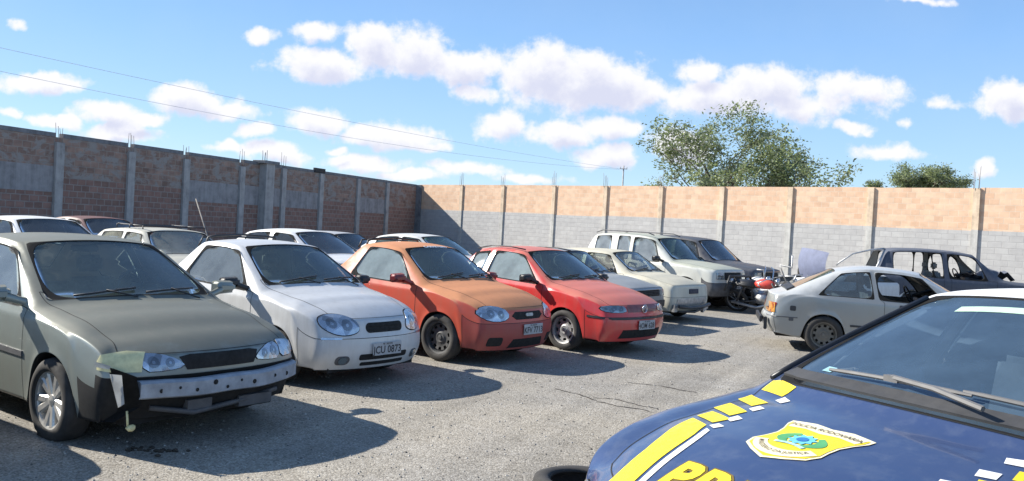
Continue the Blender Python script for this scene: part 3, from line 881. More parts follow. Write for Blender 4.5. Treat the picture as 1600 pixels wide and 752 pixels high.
_wheels = {}
def wheel(parent, x, y, z, r, kind='steel', rot=0., steer=0., w=.19, flat=0., mr=None):
    side = -1 if y < 0 else 1
    e = empty('wheel', (x, y, z), 0, parent)
    e.rotation_euler = (0, rot, steer + (0 if side < 0 else pi))
    key = (kind, round(r, 3), w, flat)
    if key not in _wheels:
        rr = r * .66
        bm = bmesh.new(); h = w / 2
        prof = [(-h * .70, rr), (-h * .98, rr + .012), (-h * 1.04, rr + (r - rr) * .45), (-h * .96, r - .028), (-h * .80, r - .008), (-h * .45, r), (0, r + .002), (h * .45, r), (h * .80, r - .008), (h, r - .03), (h * 1.04, rr + (r - rr) * .45), (h * .7, rr)]
        lathe(bm, prof, 44, closed=True)
        if flat:
            for v in bm.verts:
                if v.co.z < -(r - flat): v.co.y *= 1.18; v.co.z = -(r - flat) + (v.co.z + r - flat) * .15
        if 1:  # tread grooves: shallow blocks
            pass
        ty = bpy.data.meshes.new('tyre'); bm.normal_update(); bmesh.ops.recalc_face_normals(bm, faces=bm.faces[:]); bm.to_mesh(ty); bm.free(); ty.materials.append(M_rub)
        bm = bmesh.new()
        # rim barrel and lip (outer side is -y)
        lathe(bm, [(h * .7, rr), (h * .7, rr * .92), (-h * .5, rr * .90), (-h * .80, rr * .94), (-h * .86, rr + .006), (-h * .74, rr + .004)], 40)
        if kind == 'alloy':
            for k in range(5):
                for s in (-1, 1):
                    t = 2 * pi * k / 5; a0 = t + s * .16; a1 = t + s * .24
                    p0 = Vector((cos(a0), 0, sin(a0))) * rr * .16; p1 = Vector((cos(a1), 0, sin(a1))) * rr * .96
                    d = (p1 - p0).normalized(); n = Vector((d.z, 0, -d.x))
                    q = []
                    for p, ww, yf in ((p0, .024, -h * .66), (p1, .034, -h * .84)):
                        q += [bm.verts.new(p + n * ww + Vector((0, yf + .012, 0))), bm.verts.new(p + n * ww * .6 + Vector((0, yf, 0))), bm.verts.new(p - n * ww * .6 + Vector((0, yf, 0))), bm.verts.new(p - n * ww + Vector((0, yf + .012, 0)))]
                        q += [bm.verts.new(p - n * ww + Vector((0, yf + .05, 0))), bm.verts.new(p + n * ww + Vector((0, yf + .05, 0)))]
                    for i in range(6): bm.faces.new((q[i], q[(i + 1) % 6], q[6 + (i + 1) % 6], q[6 + i]))
                    bm.faces.new(q[:6][::-1]); bm.faces.new(q[6:])
            lathe(bm, [(-h * .3, .001), (-h * .3, rr * .22), (-h * .72, rr * .20), (-h * .76, rr * .12), (-h * .80, .001)], 20)
            mats = [M_alloy]
        else:
            nh = 10 if kind == 'steel' else 8
            r0, r1, r2 = rr * .30, rr * .62, rr * .90
            seg = nh * 4
            def ring(rad, yy): return [bm.verts.new((rad * cos(2 * pi * k / seg), yy, rad * sin(2 * pi * k / seg))) for k in range(seg)]
            ry = [(0.02, -h * .42), (r0, -h * .50), (r0 * 1.5, -h * .34), (r1, -h * .36), (rr * .80, -h * .42), (r2, -h * .30)]
            R_ = [ring(*q) for q in ry]
            for i in range(len(R_) - 1):
                for k in range(seg):
                    if i == 3 and k % 4 in (1, 2): continue
                    f = bm.faces.new((R_[i][k], R_[i + 1][k], R_[i + 1][(k + 1) % seg], R_[i][(k + 1) % seg])); f.smooth = True
            lathe(bm, [(-h * .5, .001 + rr * .16), (-h * .62, rr * .14), (-h * .64, .001)], 16)
            if kind == 'cap':
                pass
            mats = [M_steel if kind == 'steel' else M_alloy]
        rm = bpy.data.meshes.new('rim'); bmesh.ops.recalc_face_normals(bm, faces=bm.faces[:]); bm.to_mesh(rm); bm.free()
        for m in mats: rm.materials.append(m)
        rm.set_sharp_from_angle(angle=radians(35))
        bm = bmesh.new(); lathe(bm, [(h * .55, rr * .88), (h * .1, rr * .86), (h * .1, .001)], 24)
        dk = bpy.data.meshes.new('brake_drum'); bm.to_mesh(dk); bm.free(); dk.materials.append(M_under)
        _wheels[key] = (ty, rm, dk)
    for nm, me in zip(('tyre', 'rim', 'brake_drum'), _wheels[key]):
        o = bpy.data.objects.new(nm, me); COL.objects.link(o); o.parent = e
        if nm == 'rim' and mr: o.material_slots[0].link = 'OBJECT'; o.material_slots[0].material = mr
    return e

def mirror_unit(K, x, z, yb, mat, out=.17, parent=None, both=True, scale=1., rake=.0):
    for sg in ((-1, 1) if both else (-1,)):
        bm = bmesh.new()
        vs, fs = box(bm, -.055, .055, -.105, .105, -.065, .062)
        for v in vs:
            if v.co.x > 0: v.co.y *= .80; v.co.z *= .72
            if v.co.y * sg > 0: v.co.z *= .82; v.co.x -= .012
        bevelall(bm, .026, 3)
        for v in bm.verts: v.co = v.co * scale + Vector((x - .03, sg * (yb + out), z + .065))
        tube(bm, [(x + .03, sg * (yb - .03), z - .005), (x + .02, sg * (yb + .03), z + .015), (x, sg * (yb + out * .65), z + .045)], [.034 * scale, .026 * scale, .03 * scale], 8)
        o = obj('side_mirror', bm, mat, K.root, smooth=True, sharp=60)
        bm = bmesh.new(); bm.faces.new([bm.verts.new((x - .03 - .057 * scale, sg * (yb + out) + a * scale, z + .065 + b * scale)) for a, b in rounded(-.085, .085, -.048, .046, .02)])
        obj('mirror_glass', bm, M_chrome, o)

def interior(K, xd, zd, w, xs=-1.35, seatz=.32, light=False, roofz=1.36, rear=None, fabric=None):
    fb = fabric or M_int
    bm = bmesh.new()
    vs, fs = box(bm, xd - .42, xd + .05, -w * .92, w * .92, zd - .32, zd - .01); bevelall(bm, .05, 2)
    d = obj('dashboard', bm, M_plas, K.root, smooth=True)
    sw = empty('steering_wheel', (xd - .48, .36, zd + .02), 0, K.root); sw.rotation_euler = (0, radians(-24), 0)
    bm = bmesh.new()
    pr = [(0 + .014 * cos(t), .18 + .014 * sin(t)) for t in [2 * pi * k / 8 for k in range(8)]]
    lathe(bm, pr, 28, closed=True)
    for v in bm.verts: v.co = Vector((v.co.y, v.co.x, v.co.z))
    bmesh.ops.recalc_face_normals(bm, faces=bm.faces[:])
    obj('rim', bm, M_plas, sw)
    bm = bmesh.new(); box(bm, -.01, .025, -.17, .17, -.02, .03); box(bm, -.01, .03, -.06, .06, -.08, .05); tube(bm, [(0, 0, 0), (.35, 0, -.03)], .03, 8)
    obj('hub', bm, M_plas, sw)
    for sy in (-.34, .34):
        bm = bmesh.new(); box(bm, xs - .22, xs + .28, sy - .23, sy + .23, seatz, seatz + .14); bevelall(bm, .04, 2)
        s = obj('seat', bm, fb, K.root, smooth=True)
        bm = bmesh.new(); box(bm, xs - .32, xs - .20, sy - .22, sy + .22, seatz + .1, seatz + .66, rot=Matrix.Rotation(radians(-14), 3, 'Y')); bevelall(bm, .04, 2)
        obj('backrest', bm, fb, s, smooth=True)
        bm = bmesh.new(); box(bm, xs - .40, xs - .31, sy - .12, sy + .12, seatz + .70, seatz + .86); bevelall(bm, .03, 2)
        obj('headrest', bm, fb, s, smooth=True)
    if rear is not None:
        bm = bmesh.new(); box(bm, rear - .12, rear, -w * .85, w * .85, seatz, seatz + .56, rot=Matrix.Rotation(radians(-16), 3, 'Y')); box(bm, rear - .1, rear + .4, -w * .85, w * .85, seatz - .05, seatz + .1); bevelall(bm, .04, 2)
        obj('rear_bench', bm, fb, K.root, smooth=True)
    # rear view mirror
def floorpan(K, x0, x1, w, zlo=.19, zhi=.34):
    bm = bmesh.new(); box(bm, x1, x0, -w, w, zlo, zhi)
    obj('underbody', bm, M_under, K.root)
def wipers(K, xc, zc, n=2, xf=.06, mat=None):
    # blades parked along the bottom of the windscreen, found by ray casting on the skin
    for k in range(n):
        y0 = -.52 + k * .56 + .0; bm = bmesh.new(); pts = []
        for t in (0, .25, .5, .75, 1):
            y = y0 + .50 * t; xx = xc - .045 - .06 * t - .10 * (y / .7) ** 2
            h = K.bvh.ray_cast(Vector((xx, y, 3)), Vector((0, 0, -1)))
            if h[0] is None: continue
            pts.append(h[0] + h[1] * .016)
        if len(pts) > 1: tube(bm, pts, .009, 5)
        y = y0 + .5
        h = K.bvh.ray_cast(Vector((xc + .02, y0 + .46, 3)), Vector((0, 0, -1)))
        if h[0] is not None and pts: tube(bm, [h[0] + Vector((0, 0, .01)), pts[2] + Vector((0, 0, .012))], .007, 5)
        obj('wiper', bm, mat or M_plas, K.root)
def handle(K, x, z, sg, mat, part='door', w=.17, h=.035):
    dn = part + ('#L' if sg > 0 else '#R')
    par = K.parts.get(dn, [None])[0] or K.root
    bm = bmesh.new(); bm.faces.new([bm.verts.new((a, b, 0)) for a, b in rounded(x - w / 2, x + w / 2, z - h / 2, z + h / 2, .012)])
    clipgrid(bm, .05); onskin(K, bm, 'left' if sg > 0 else 'right', .018, .02)
    bm.normal_update(); bmesh.ops.recalc_face_normals(bm, faces=bm.faces[:])
    obj('door_handle', bm, mat, par, smooth=True, sharp=40)
def strip(K, name, x0, x1, z0, z1, h, mat, off=.012, thick=.014, parent=None, both=True):
    for md in (('right', 'left') if both else ('right',)):
        bm = bmesh.new(); n = 8
        lo = [(lerp(x0, x1, k / n), lerp(z0, z1, k / n) - h / 2) for k in range(n + 1)]; hi = [(a, b + h) for a, b in lo][::-1]
        bm.faces.new([bm.verts.new((a, b, 0)) for a, b in lo + hi]); clipgrid(bm, .12)
        onskin(K, bm, md, off, thick); bm.normal_update(); bmesh.ops.recalc_face_normals(bm, faces=bm.faces[:])
        obj(name, bm, mat, K.root, smooth=True, sharp=40)
TH = (0, 36, 70, 110, 144, 180)
def base_cols(P):
    """columns 0..12: nose, bonnet, front wheel arch, scuttle, header rail, door, B pillar"""
    zh = P['hood']; zb = P['belt']; wh = P['hw']; ch = P.get('hcrown', .04); R = P['R']
    c = [dict(xt=P['x0'], zt=interp(zh, P['x0']), wt=interp(wh, P['x0']), xb=P['x0'], zb=interp(zb, P['x0']))]
    def hc(xt, xb, arch=None, cr=ch, sw=.05): c.append(dict(xt=xt, zt=interp(zh, xt), wt=interp(wh, xt), xb=xb, zb=interp(zb, xb), arch=arch, crown=cr, sweep=sw, pil=.12))
    hc(P['x1'], P['x1'] - .02, sw=.09)
    xc = P['cowl'][0]
    for k, t in enumerate(TH):
        xa = R * cos(radians(t)); hc(lerp(P['x1'] - .14, xc + .07, k / 5), lerp(xa, xa * .9, .5), ('f', t), sw=lerp(.08, .11, k / 5))
    (xt, zt, wt) = P['cowl']; c.append(dict(xt=xt, zt=zt, wt=wt, xb=P['cowlb'], zb=interp(zb, P['cowlb']), crown=.035, sweep=.13, pil=.035))
    (xt, zt, wt) = P['head']; c.append(dict(xt=xt, zt=zt, wt=wt, xb=P['headb'], zb=interp(zb, P['headb']), crown=P.get('rcrown', .045), sweep=.10, pil=.035))
    for key in ('mid', 'B1', 'B2'):
        xt, zt, wt, xb = P[key]; c.append(dict(xt=xt, zt=zt, wt=wt, xb=xb, zb=interp(zb, xb), crown=P.get('rcrown', .045), sweep=.03, pil=.08))
    return c
def rear_cols(P, lst):
    """lst: (xt, zt, wt, xb, arch angle or None[, zb])"""
    out = []
    for q in lst:
        xt, zt, wt, xb, a = q[:5]; zb = q[5] if len(q) > 5 else interp(P['belt'], xb)
        out.append(dict(xt=xt, zt=zt, wt=wt, xb=xb, zb=zb, arch=('r', a) if a is not None else None, crown=P.get('rcrown', .045) if zt > 1.2 else .02, sweep=.03 if zt > 1.2 else .02, pil=.085))
    return out
def lower(P, n):
    return P

# ---- pickup (short cab, open bed), used for the three compact pickups
def pickup_spec(P):
    wb, R = P['wb'], P['R']
    c = base_cols(P)
    zr = P['rail']; wr = P['bedw']; xe = P['xend']
    xcb = P['cabback']
    lst = [(P['roofend'][0], P['roofend'][1], P['roofend'][2], P['roofend'][3], None), (xcb, zr, wr, xcb - .03, None, zr - .04)]
    a = [-wb + R * cos(radians(t)) for t in TH]
    lst += [(a[k] if k else a[0] + .02, zr, wr, a[k] * 1.0, TH[k], zr - .04) for k in range(6)]
    lst += [(-wb - R - .22, zr, wr, -wb - R - .22, None, zr - .04), (xe, zr, wr, xe, None, zr - .04)]
    c += rear_cols(P, lst); n = len(c)
    top = [(0, 8, 0, 3, 'bonnet'), (8, 9, 0, 2, 'windscreen'), (13, 14, 0, 2, 'rear_window'), (14, n - 1, 0, 3, 'tonneau')]
    side = [(9, 11, 1, 2, 'side_window'), (8, 11, 2, 6, 'door'), (0, 2, 3, 6, 'front_bumper')]
    return dict(cols=c, top=top, side=side, fpan=[(3, 6, 0, 3, 'front_bumper')], rpan=[(3, 6, 0, 3, 'rear_bumper')], R=R, r=P['r'], wb=wb, W=P['W'], front=P['front'], rear=P['rear'], sill=P.get('sill', .21))
# ---- saloon / hatchback / estate
def saloon_spec(P):
    wb, R = P['wb'], P['R']; c = base_cols(P)
    a = [-wb + R * cos(radians(t)) for t in TH]
    c += rear_cols(P, [q[:4] + ((TH[q[4]] if q[4] is not None else None),) + tuple(q[5:]) for q in P['rlist']]); n = len(c)
    top = [(0, 8, 0, 3, 'bonnet'), (8, 9, 0, 2, 'windscreen')] + P['rtop']
    side = [(9, 11, 1, 2, 'side_window')] + P['rside'] + [(8, 11 if P.get('doors', 4) == 4 else 11, 2, 6, 'door'), (0, 2, 3, 6, 'front_bumper')]
    return dict(cols=c, top=top, side=side, fpan=P.get('fpan', [(3, 6, 0, 3, 'front_bumper')]), rpan=P.get('rpan', [(3, 6, 0, 3, 'rear_bumper')]), R=R, r=P['r'], wb=wb, W=P['W'], front=P['front'], rear=P['rear'], sill=P.get('sill', .21))

P_VEC = dict(wb=2.64, R=.35, r=.30, x0=.80, x1=.62, hood=[(.80, .71), (.6, .785), (.2, .90), (-.2, .955), (-.5, .98)], hw=[(.8, .64), (.6, .665), (.3, .68), (-.3, .70)], belt=[(.8, .635), (.6, .69), (.3, .78), (0, .84), (-.5, .90), (-2.6, .96), (-3.5, .93)],
    cowl=(-.27, .985, .745), cowlb=-.43, head=(-1.02, 1.395, .595), headb=-.52, mid=(-1.35, 1.425, .585, -1.12), B1=(-1.60, 1.43, .585, -1.56), B2=(-1.70, 1.43, .585, -1.66),
    W=[(.9, .66), (.7, .80), (.4, .845), (0, .85), (-1.5, .855), (-2.6, .85), (-3.2, .80), (-3.6, .70)],
    front=[(.67, .82, .62, .71), (.63, .845, .635, .755), (.575, .85, .65, .785), (.53, .85, .66, .80), (.45, .80, .64, .80), (.34, .80, .62, .78), (.22, .74, .56, .76)],
    rear=[(.93, -3.46, -3.30, .66), (.88, -3.50, -3.32, .70), (.80, -3.52, -3.34, .74), (.62, -3.55, -3.38, .78), (.48, -3.57, -3.38, .79), (.34, -3.56, -3.36, .78), (.24, -3.5, -3.3, .74)],
    rlist=[(-1.98, 1.42, .58, -2.0, None), (-2.18, 1.40, .57, -2.28, 0), (-2.38, 1.365, .56, -2.48, 1), (-2.50, 1.34, .55, -2.60, 2), (-3.02, 1.02, .64, -2.78, 3), (-3.10, 1.00, .64, -2.92, 4), (-3.2, .985, .64, -3.05, 5), (-3.34, .97, .64, -3.25, None), (-3.46, .95, .62, -3.4, None)],
    rtop=[(16, 17, 0, 2, 'rear_window')], rside=[(12, 15, 1, 2, 'rear_side_window'), (12, 14, 2, 6, 'rear_door')])

P_COR = dict(wb=2.48, R=.325, r=.285, x0=.70, x1=.52, hood=[(.70, .735), (.5, .815), (.2, .895), (-.2, .955), (-.4, .98)], hw=[(.7, .50), (.5, .56), (.2, .63), (-.3, .665)], belt=[(.7, .64), (.5, .70), (.2, .78), (-.1, .85), (-.5, .885), (-1.8, .93), (-3.3, .93)],
    cowl=(-.22, .985, .715), cowlb=-.40, head=(-.86, 1.37, .555), headb=-.49, mid=(-1.15, 1.405, .55, -1.1), B1=(-1.52, 1.40, .545, -1.74), B2=(-1.62, 1.39, .54, -1.84), roofend=(-1.74, 1.36, .53, -1.98), cabback=-2.02, rail=.965, bedw=.70,
    W=[(.8, .55), (.6, .72), (.35, .795), (0, .805), (-1.5, .81), (-2.6, .80), (-3.4, .74)], xend=-3.38,
    front=[(.69, .74, .60, .55), (.65, .765, .61, .62), (.58, .775, .60, .68), (.51, .80, .60, .715), (.40, .815, .60, .735), (.29, .80, .58, .73), (.19, .74, .52, .70)],
    rear=[(.95, -3.40, -3.34, .69), (.90, -3.41, -3.35, .72), (.8, -3.42, -3.36, .74), (.6, -3.46, -3.38, .75), (.48, -3.48, -3.38, .76), (.34, -3.47, -3.36, .75), (.24, -3.4, -3.3, .72)])
P_COU = dict(wb=2.70, R=.345, r=.295, x0=.70, x1=.54, hood=[(.70, .745), (.5, .83), (.2, .915), (-.2, .975), (-.4, .995)], hw=[(.7, .55), (.5, .60), (.2, .66), (-.3, .69)], belt=[(.7, .66), (.5, .72), (.2, .80), (-.1, .87), (-.5, .905), (-1.8, .95), (-3.3, .95)],
    cowl=(-.22, 1.0, .73), cowlb=-.40, head=(-.83, 1.385, .575), headb=-.49, mid=(-1.15, 1.43, .57, -1.1), B1=(-1.44, 1.425, .565, -1.66), B2=(-1.56, 1.415, .56, -1.78), roofend=(-1.68, 1.385, .55, -1.90), cabback=-1.95, rail=.98, bedw=.72,
    W=[(.8, .60), (.6, .75), (.35, .815), (0, .825), (-1.5, .83), (-2.6, .82), (-3.4, .76)], xend=-3.5,
    front=[(.70, .75, .62, .62), (.66, .775, .63, .67), (.60, .78, .625, .71), (.53, .80, .63, .74), (.42, .82, .63, .76), (.30, .81, .60, .755), (.19, .75, .54, .72)],
    rear=[(.97, -3.52, -3.46, .71), (.92, -3.53, -3.47, .74), (.8, -3.54, -3.48, .76), (.6, -3.58, -3.50, .77), (.48, -3.60, -3.50, .78), (.34, -3.59, -3.48, .77), (.24, -3.5, -3.4, .74)])
P_SAV = dict(wb=2.60, R=.345, r=.29, x0=.76, x1=.58, hood=[(.76, .74), (.5, .825), (.2, .905), (-.2, .965), (-.45, .985)], hw=[(.76, .60), (.5, .63), (.2, .66), (-.3, .68)], belt=[(.76, .66), (.5, .72), (.2, .79), (-.1, .85), (-.5, .89), (-1.8, .94), (-3.4, .94)],
    cowl=(-.26, .99, .725), cowlb=-.41, head=(-.90, 1.385, .57), headb=-.50, mid=(-1.2, 1.42, .56, -1.15), B1=(-1.52, 1.42, .56, -1.60), B2=(-1.62, 1.415, .56, -1.70), roofend=(-1.98, 1.37, .54, -2.02), cabback=-2.30, rail=.975, bedw=.71,
    W=[(.8, .62), (.6, .76), (.35, .815), (0, .825), (-1.5, .83), (-2.6, .82), (-3.5, .76)], xend=-3.58,
    front=[(.69, .80, .66, .64), (.65, .82, .67, .69), (.59, .825, .67, .72), (.54, .84, .68, .745), (.42, .86, .68, .765), (.30, .85, .65, .76), (.19, .79, .58, .73)],
    rear=[(.96, -3.60, -3.54, .70), (.91, -3.61, -3.55, .73), (.8, -3.62, -3.56, .76), (.6, -3.66, -3.58, .77), (.48, -3.68, -3.58, .78), (.34, -3.67, -3.56, .77), (.24, -3.6, -3.5, .74)])
# small boxy hatch / pickup of the eighties
P_BOX = dict(wb=2.36, R=.33, r=.28, x0=.66, x1=.50, hood=[(.66, .765), (.4, .85), (0, .92), (-.4, .96)], hw=[(.66, .66), (.4, .68), (0, .69), (-.3, .70)], belt=[(.66, .70), (.4, .77), (0, .84), (-.5, .88), (-3.2, .91)],
    cowl=(-.26, .965, .68), cowlb=-.46, head=(-.84, 1.33, .565), headb=-.60, mid=(-1.1, 1.355, .575, -1.05), B1=(-1.46, 1.36, .575, -1.46), B2=(-1.55, 1.36, .575, -1.55),
    W=[(.72, .72), (.5, .78), (0, .80), (-2.4, .80), (-3.1, .77)],
    front=[(.735, .70, .66, .70), (.69, .715, .67, .735), (.60, .72, .67, .75), (.50, .73, .68, .76), (.42, .74, .68, .765), (.32, .73, .66, .76), (.22, .68, .60, .74)],
    rear=[(.92, -3.05, -3.0, .68), (.88, -3.07, -3.02, .72), (.78, -3.08, -3.03, .75), (.6, -3.12, -3.05, .76), (.48, -3.15, -3.06, .77), (.34, -3.13, -3.04, .76), (.24, -3.06, -3.0, .73)],
    rlist=[(-1.72, 1.355, .57, -1.75, None), (-1.92, 1.35, .565, -2.0, 0), (-2.15, 1.34, .56, -2.2, 1), (-2.42, 1.32, .555, -2.4, 2), (-2.62, 1.29, .55, -2.58, 3), (-2.95, .98, .66, -2.75, 4), (-2.99, .955, .67, -2.88, 5), (-3.03, .94, .67, -2.98, None)],
    rtop=[(17, 18, 0, 2, 'rear_window')], rside=[(12, 16, 1, 2, 'rear_side_window')])
P_ESC = dict(wb=2.40, R=.345, r=.29, x0=.70, x1=.52, hood=[(.70, .74), (.4, .83), (0, .91), (-.4, .95)], hw=[(.7, .62), (.4, .66), (0, .69), (-.3, .70)], belt=[(.7, .67), (.4, .74), (0, .82), (-.5, .86), (-2.4, .90), (-3.2, .885)],
    cowl=(-.25, .965, .69), cowlb=-.45, head=(-.93, 1.34, .56), headb=-.62, mid=(-1.25, 1.385, .575, -1.1), B1=(-1.66, 1.395, .58, -1.62), B2=(-1.72, 1.395, .58, -1.68),
    W=[(.78, .66), (.55, .77), (0, .815), (-2.4, .815), (-3.0, .79), (-3.3, .74)],
    front=[(.70, .77, .66, .66), (.66, .79, .67, .70), (.59, .79, .67, .73), (.52, .82, .68, .75), (.42, .83, .68, .76), (.32, .82, .66, .755), (.22, .76, .60, .73)],
    rear=[(.87, -3.20, -3.13, .70), (.84, -3.21, -3.14, .73), (.76, -3.22, -3.15, .755), (.57, -3.26, -3.18, .77), (.48, -3.32, -3.22, .785), (.36, -3.31, -3.20, .78), (.27, -3.22, -3.14, .75)],
    rlist=[(-1.86, 1.385, .575, -1.92, None), (-2.0, 1.365, .565, -2.22, 0), (-2.10, 1.345, .56, -2.52, 1), (-2.22, 1.315, .55, -2.62, 2), (-2.58, 1.13, .575, -2.70, 3), (-2.90, .965, .63, -2.80, 4), (-2.98, .925, .66, -2.92, 5), (-3.12, .905, .68, -3.05, None)],
    rtop=[(16, 18, 0, 2, 'rear_window')], rside=[(12, 15, 1, 2, 'rear_side_window')])
P_SUV = dict(wb=2.35, R=.43, r=.36, x0=.72, x1=.56, hood=[(.72, 1.0), (.5, 1.06), (0, 1.11), (-.5, 1.15)], hw=[(.72, .66), (.4, .70), (0, .73), (-.4, .74)], belt=[(.72, .92), (.4, .97), (0, 1.02), (-.5, 1.05), (-3.1, 1.08)], sill=.36,
    cowl=(-.34, 1.16, .73), cowlb=-.56, head=(-.94, 1.66, .62), headb=-.74, mid=(-1.25, 1.71, .63, -1.2), B1=(-1.62, 1.73, .635, -1.60), B2=(-1.72, 1.73, .635, -1.70),
    W=[(.8, .76), (.5, .84), (0, .865), (-2.5, .865), (-3.2, .83)],
    front=[(.97, .77, .70, .70), (.93, .79, .71, .75), (.86, .80, .72, .78), (.66, .82, .72, .80), (.56, .87, .74, .82), (.44, .86, .72, .82), (.34, .80, .66, .78)],
    rear=[(1.08, -3.20, -3.14, .76), (1.02, -3.21, -3.15, .79), (.9, -3.22, -3.16, .82), (.7, -3.24, -3.18, .83), (.6, -3.28, -3.18, .84), (.45, -3.27, -3.16, .83), (.36, -3.18, -3.08, .79)],
    rlist=[(-1.84, 1.74, .635, -1.82, None), (-1.95, 1.74, .63, -1.93, 0), (-2.10, 1.74, .63, -2.08, 1), (-2.30, 1.735, .63, -2.28, 2), (-2.5, 1.73, .625, -2.5, 3), (-2.66, 1.72, .62, -2.68, 4), (-2.80, 1.70, .615, -2.82, 5), (-2.96, 1.64, .61, -3.02, None), (-3.14, 1.14, .74, -3.10, None)],
    rtop=[(20, 21, 0, 2, 'rear_window')], rside=[(12, 15, 1, 2, 'rear_side_window'), (12, 14, 2, 6, 'rear_door'), (16, 19, 1, 2, 'quarter_window')])
P_POL = dict(wb=2.70, R=.36, r=.32, x0=.78, x1=.60, hood=[(.78, .79), (.6, .86), (.3, .935), (-.1, .995), (-.35, 1.03)], hw=[(.78, .56), (.5, .66), (.2, .70), (-.3, .715)], belt=[(.78, .70), (.6, .76), (.3, .84), (0, .90), (-.5, .955), (-2.7, 1.0), (-3.6, .98)], hcrown=.065,
    cowl=(-.22, 1.045, .74), cowlb=-.52, head=(-1.20, 1.445, .62), headb=-.74, mid=(-1.48, 1.475, .61, -1.2), B1=(-1.72, 1.485, .61, -1.66), B2=(-1.82, 1.485, .61, -1.76),
    W=[(.95, .52), (.75, .72), (.5, .83), (.2, .88), (-1.5, .90), (-2.7, .885), (-3.3, .83), (-3.7, .74)],
    front=[(.74, .84, .60, .60), (.70, .88, .62, .68), (.63, .90, .63, .72), (.54, .93, .64, .75), (.42, .95, .64, .78), (.30, .93, .62, .78), (.20, .86, .55, .75)],
    rear=P_VEC['rear'], rlist=[(-2.05, 1.475, .605, -2.05, None), (-2.25, 1.455, .60, -2.32, 0), (-2.45, 1.42, .585, -2.52, 1), (-2.60, 1.39, .575, -2.66, 2), (-3.05, 1.08, .66, -2.82, 3), (-3.15, 1.06, .66, -2.96, 4), (-3.25, 1.04, .66, -3.08, 5), (-3.36, 1.0, .66, -3.25, None), (-3.46, .96, .63, -3.4, None)],
    rtop=[(16, 17, 0, 2, 'rear_window')], rside=[(12, 15, 1, 2, 'rear_side_window'), (12, 14, 2, 6, 'rear_door')])

def wheels4(K, P, kind='steel', tw=.80, r=None, steer=0, rot=0, mr=None, skip=(), w=.185, ri=0., flat=0., krear=None):
    r = r or P['r']
    for i, (x, y) in enumerate(((0, -1), (0, 1), (-P['wb'], -1), (-P['wb'], 1))):
        if i in skip: continue
        fl = flat if i == 0 else 0
        wheel(K.root, x, y * (tw - w / 2 - ri), r - fl, r, kind, rot + i * .5, steer if x == 0 else 0, w, flat=fl, mr=mr)
def fx(K, y, z, rear=False):
    h = K.bvh.ray_cast(Vector((-8 if rear else 4, y, z)), Vector((1 if rear else -1, 0, 0)))
    return h[0].x if h[0] is not None else (0.8 if not rear else -3.4)
def fplate(K, text, y=0., z=.42, tilt=0.):
    return plate(K, fx(K, y, z) + .014, y, z, text, tilt=tilt)
def start(name, label, cat, loc, yaw, group=None, z=0., roll=0.):
    e = empty(name, (loc[0], loc[1], z), yaw); e.rotation_euler = (roll, 0, yaw); tag(e, label, cat, group); return e
GR = 'vehicles parked in the front row'
GB = 'vehicles parked in the rows behind'

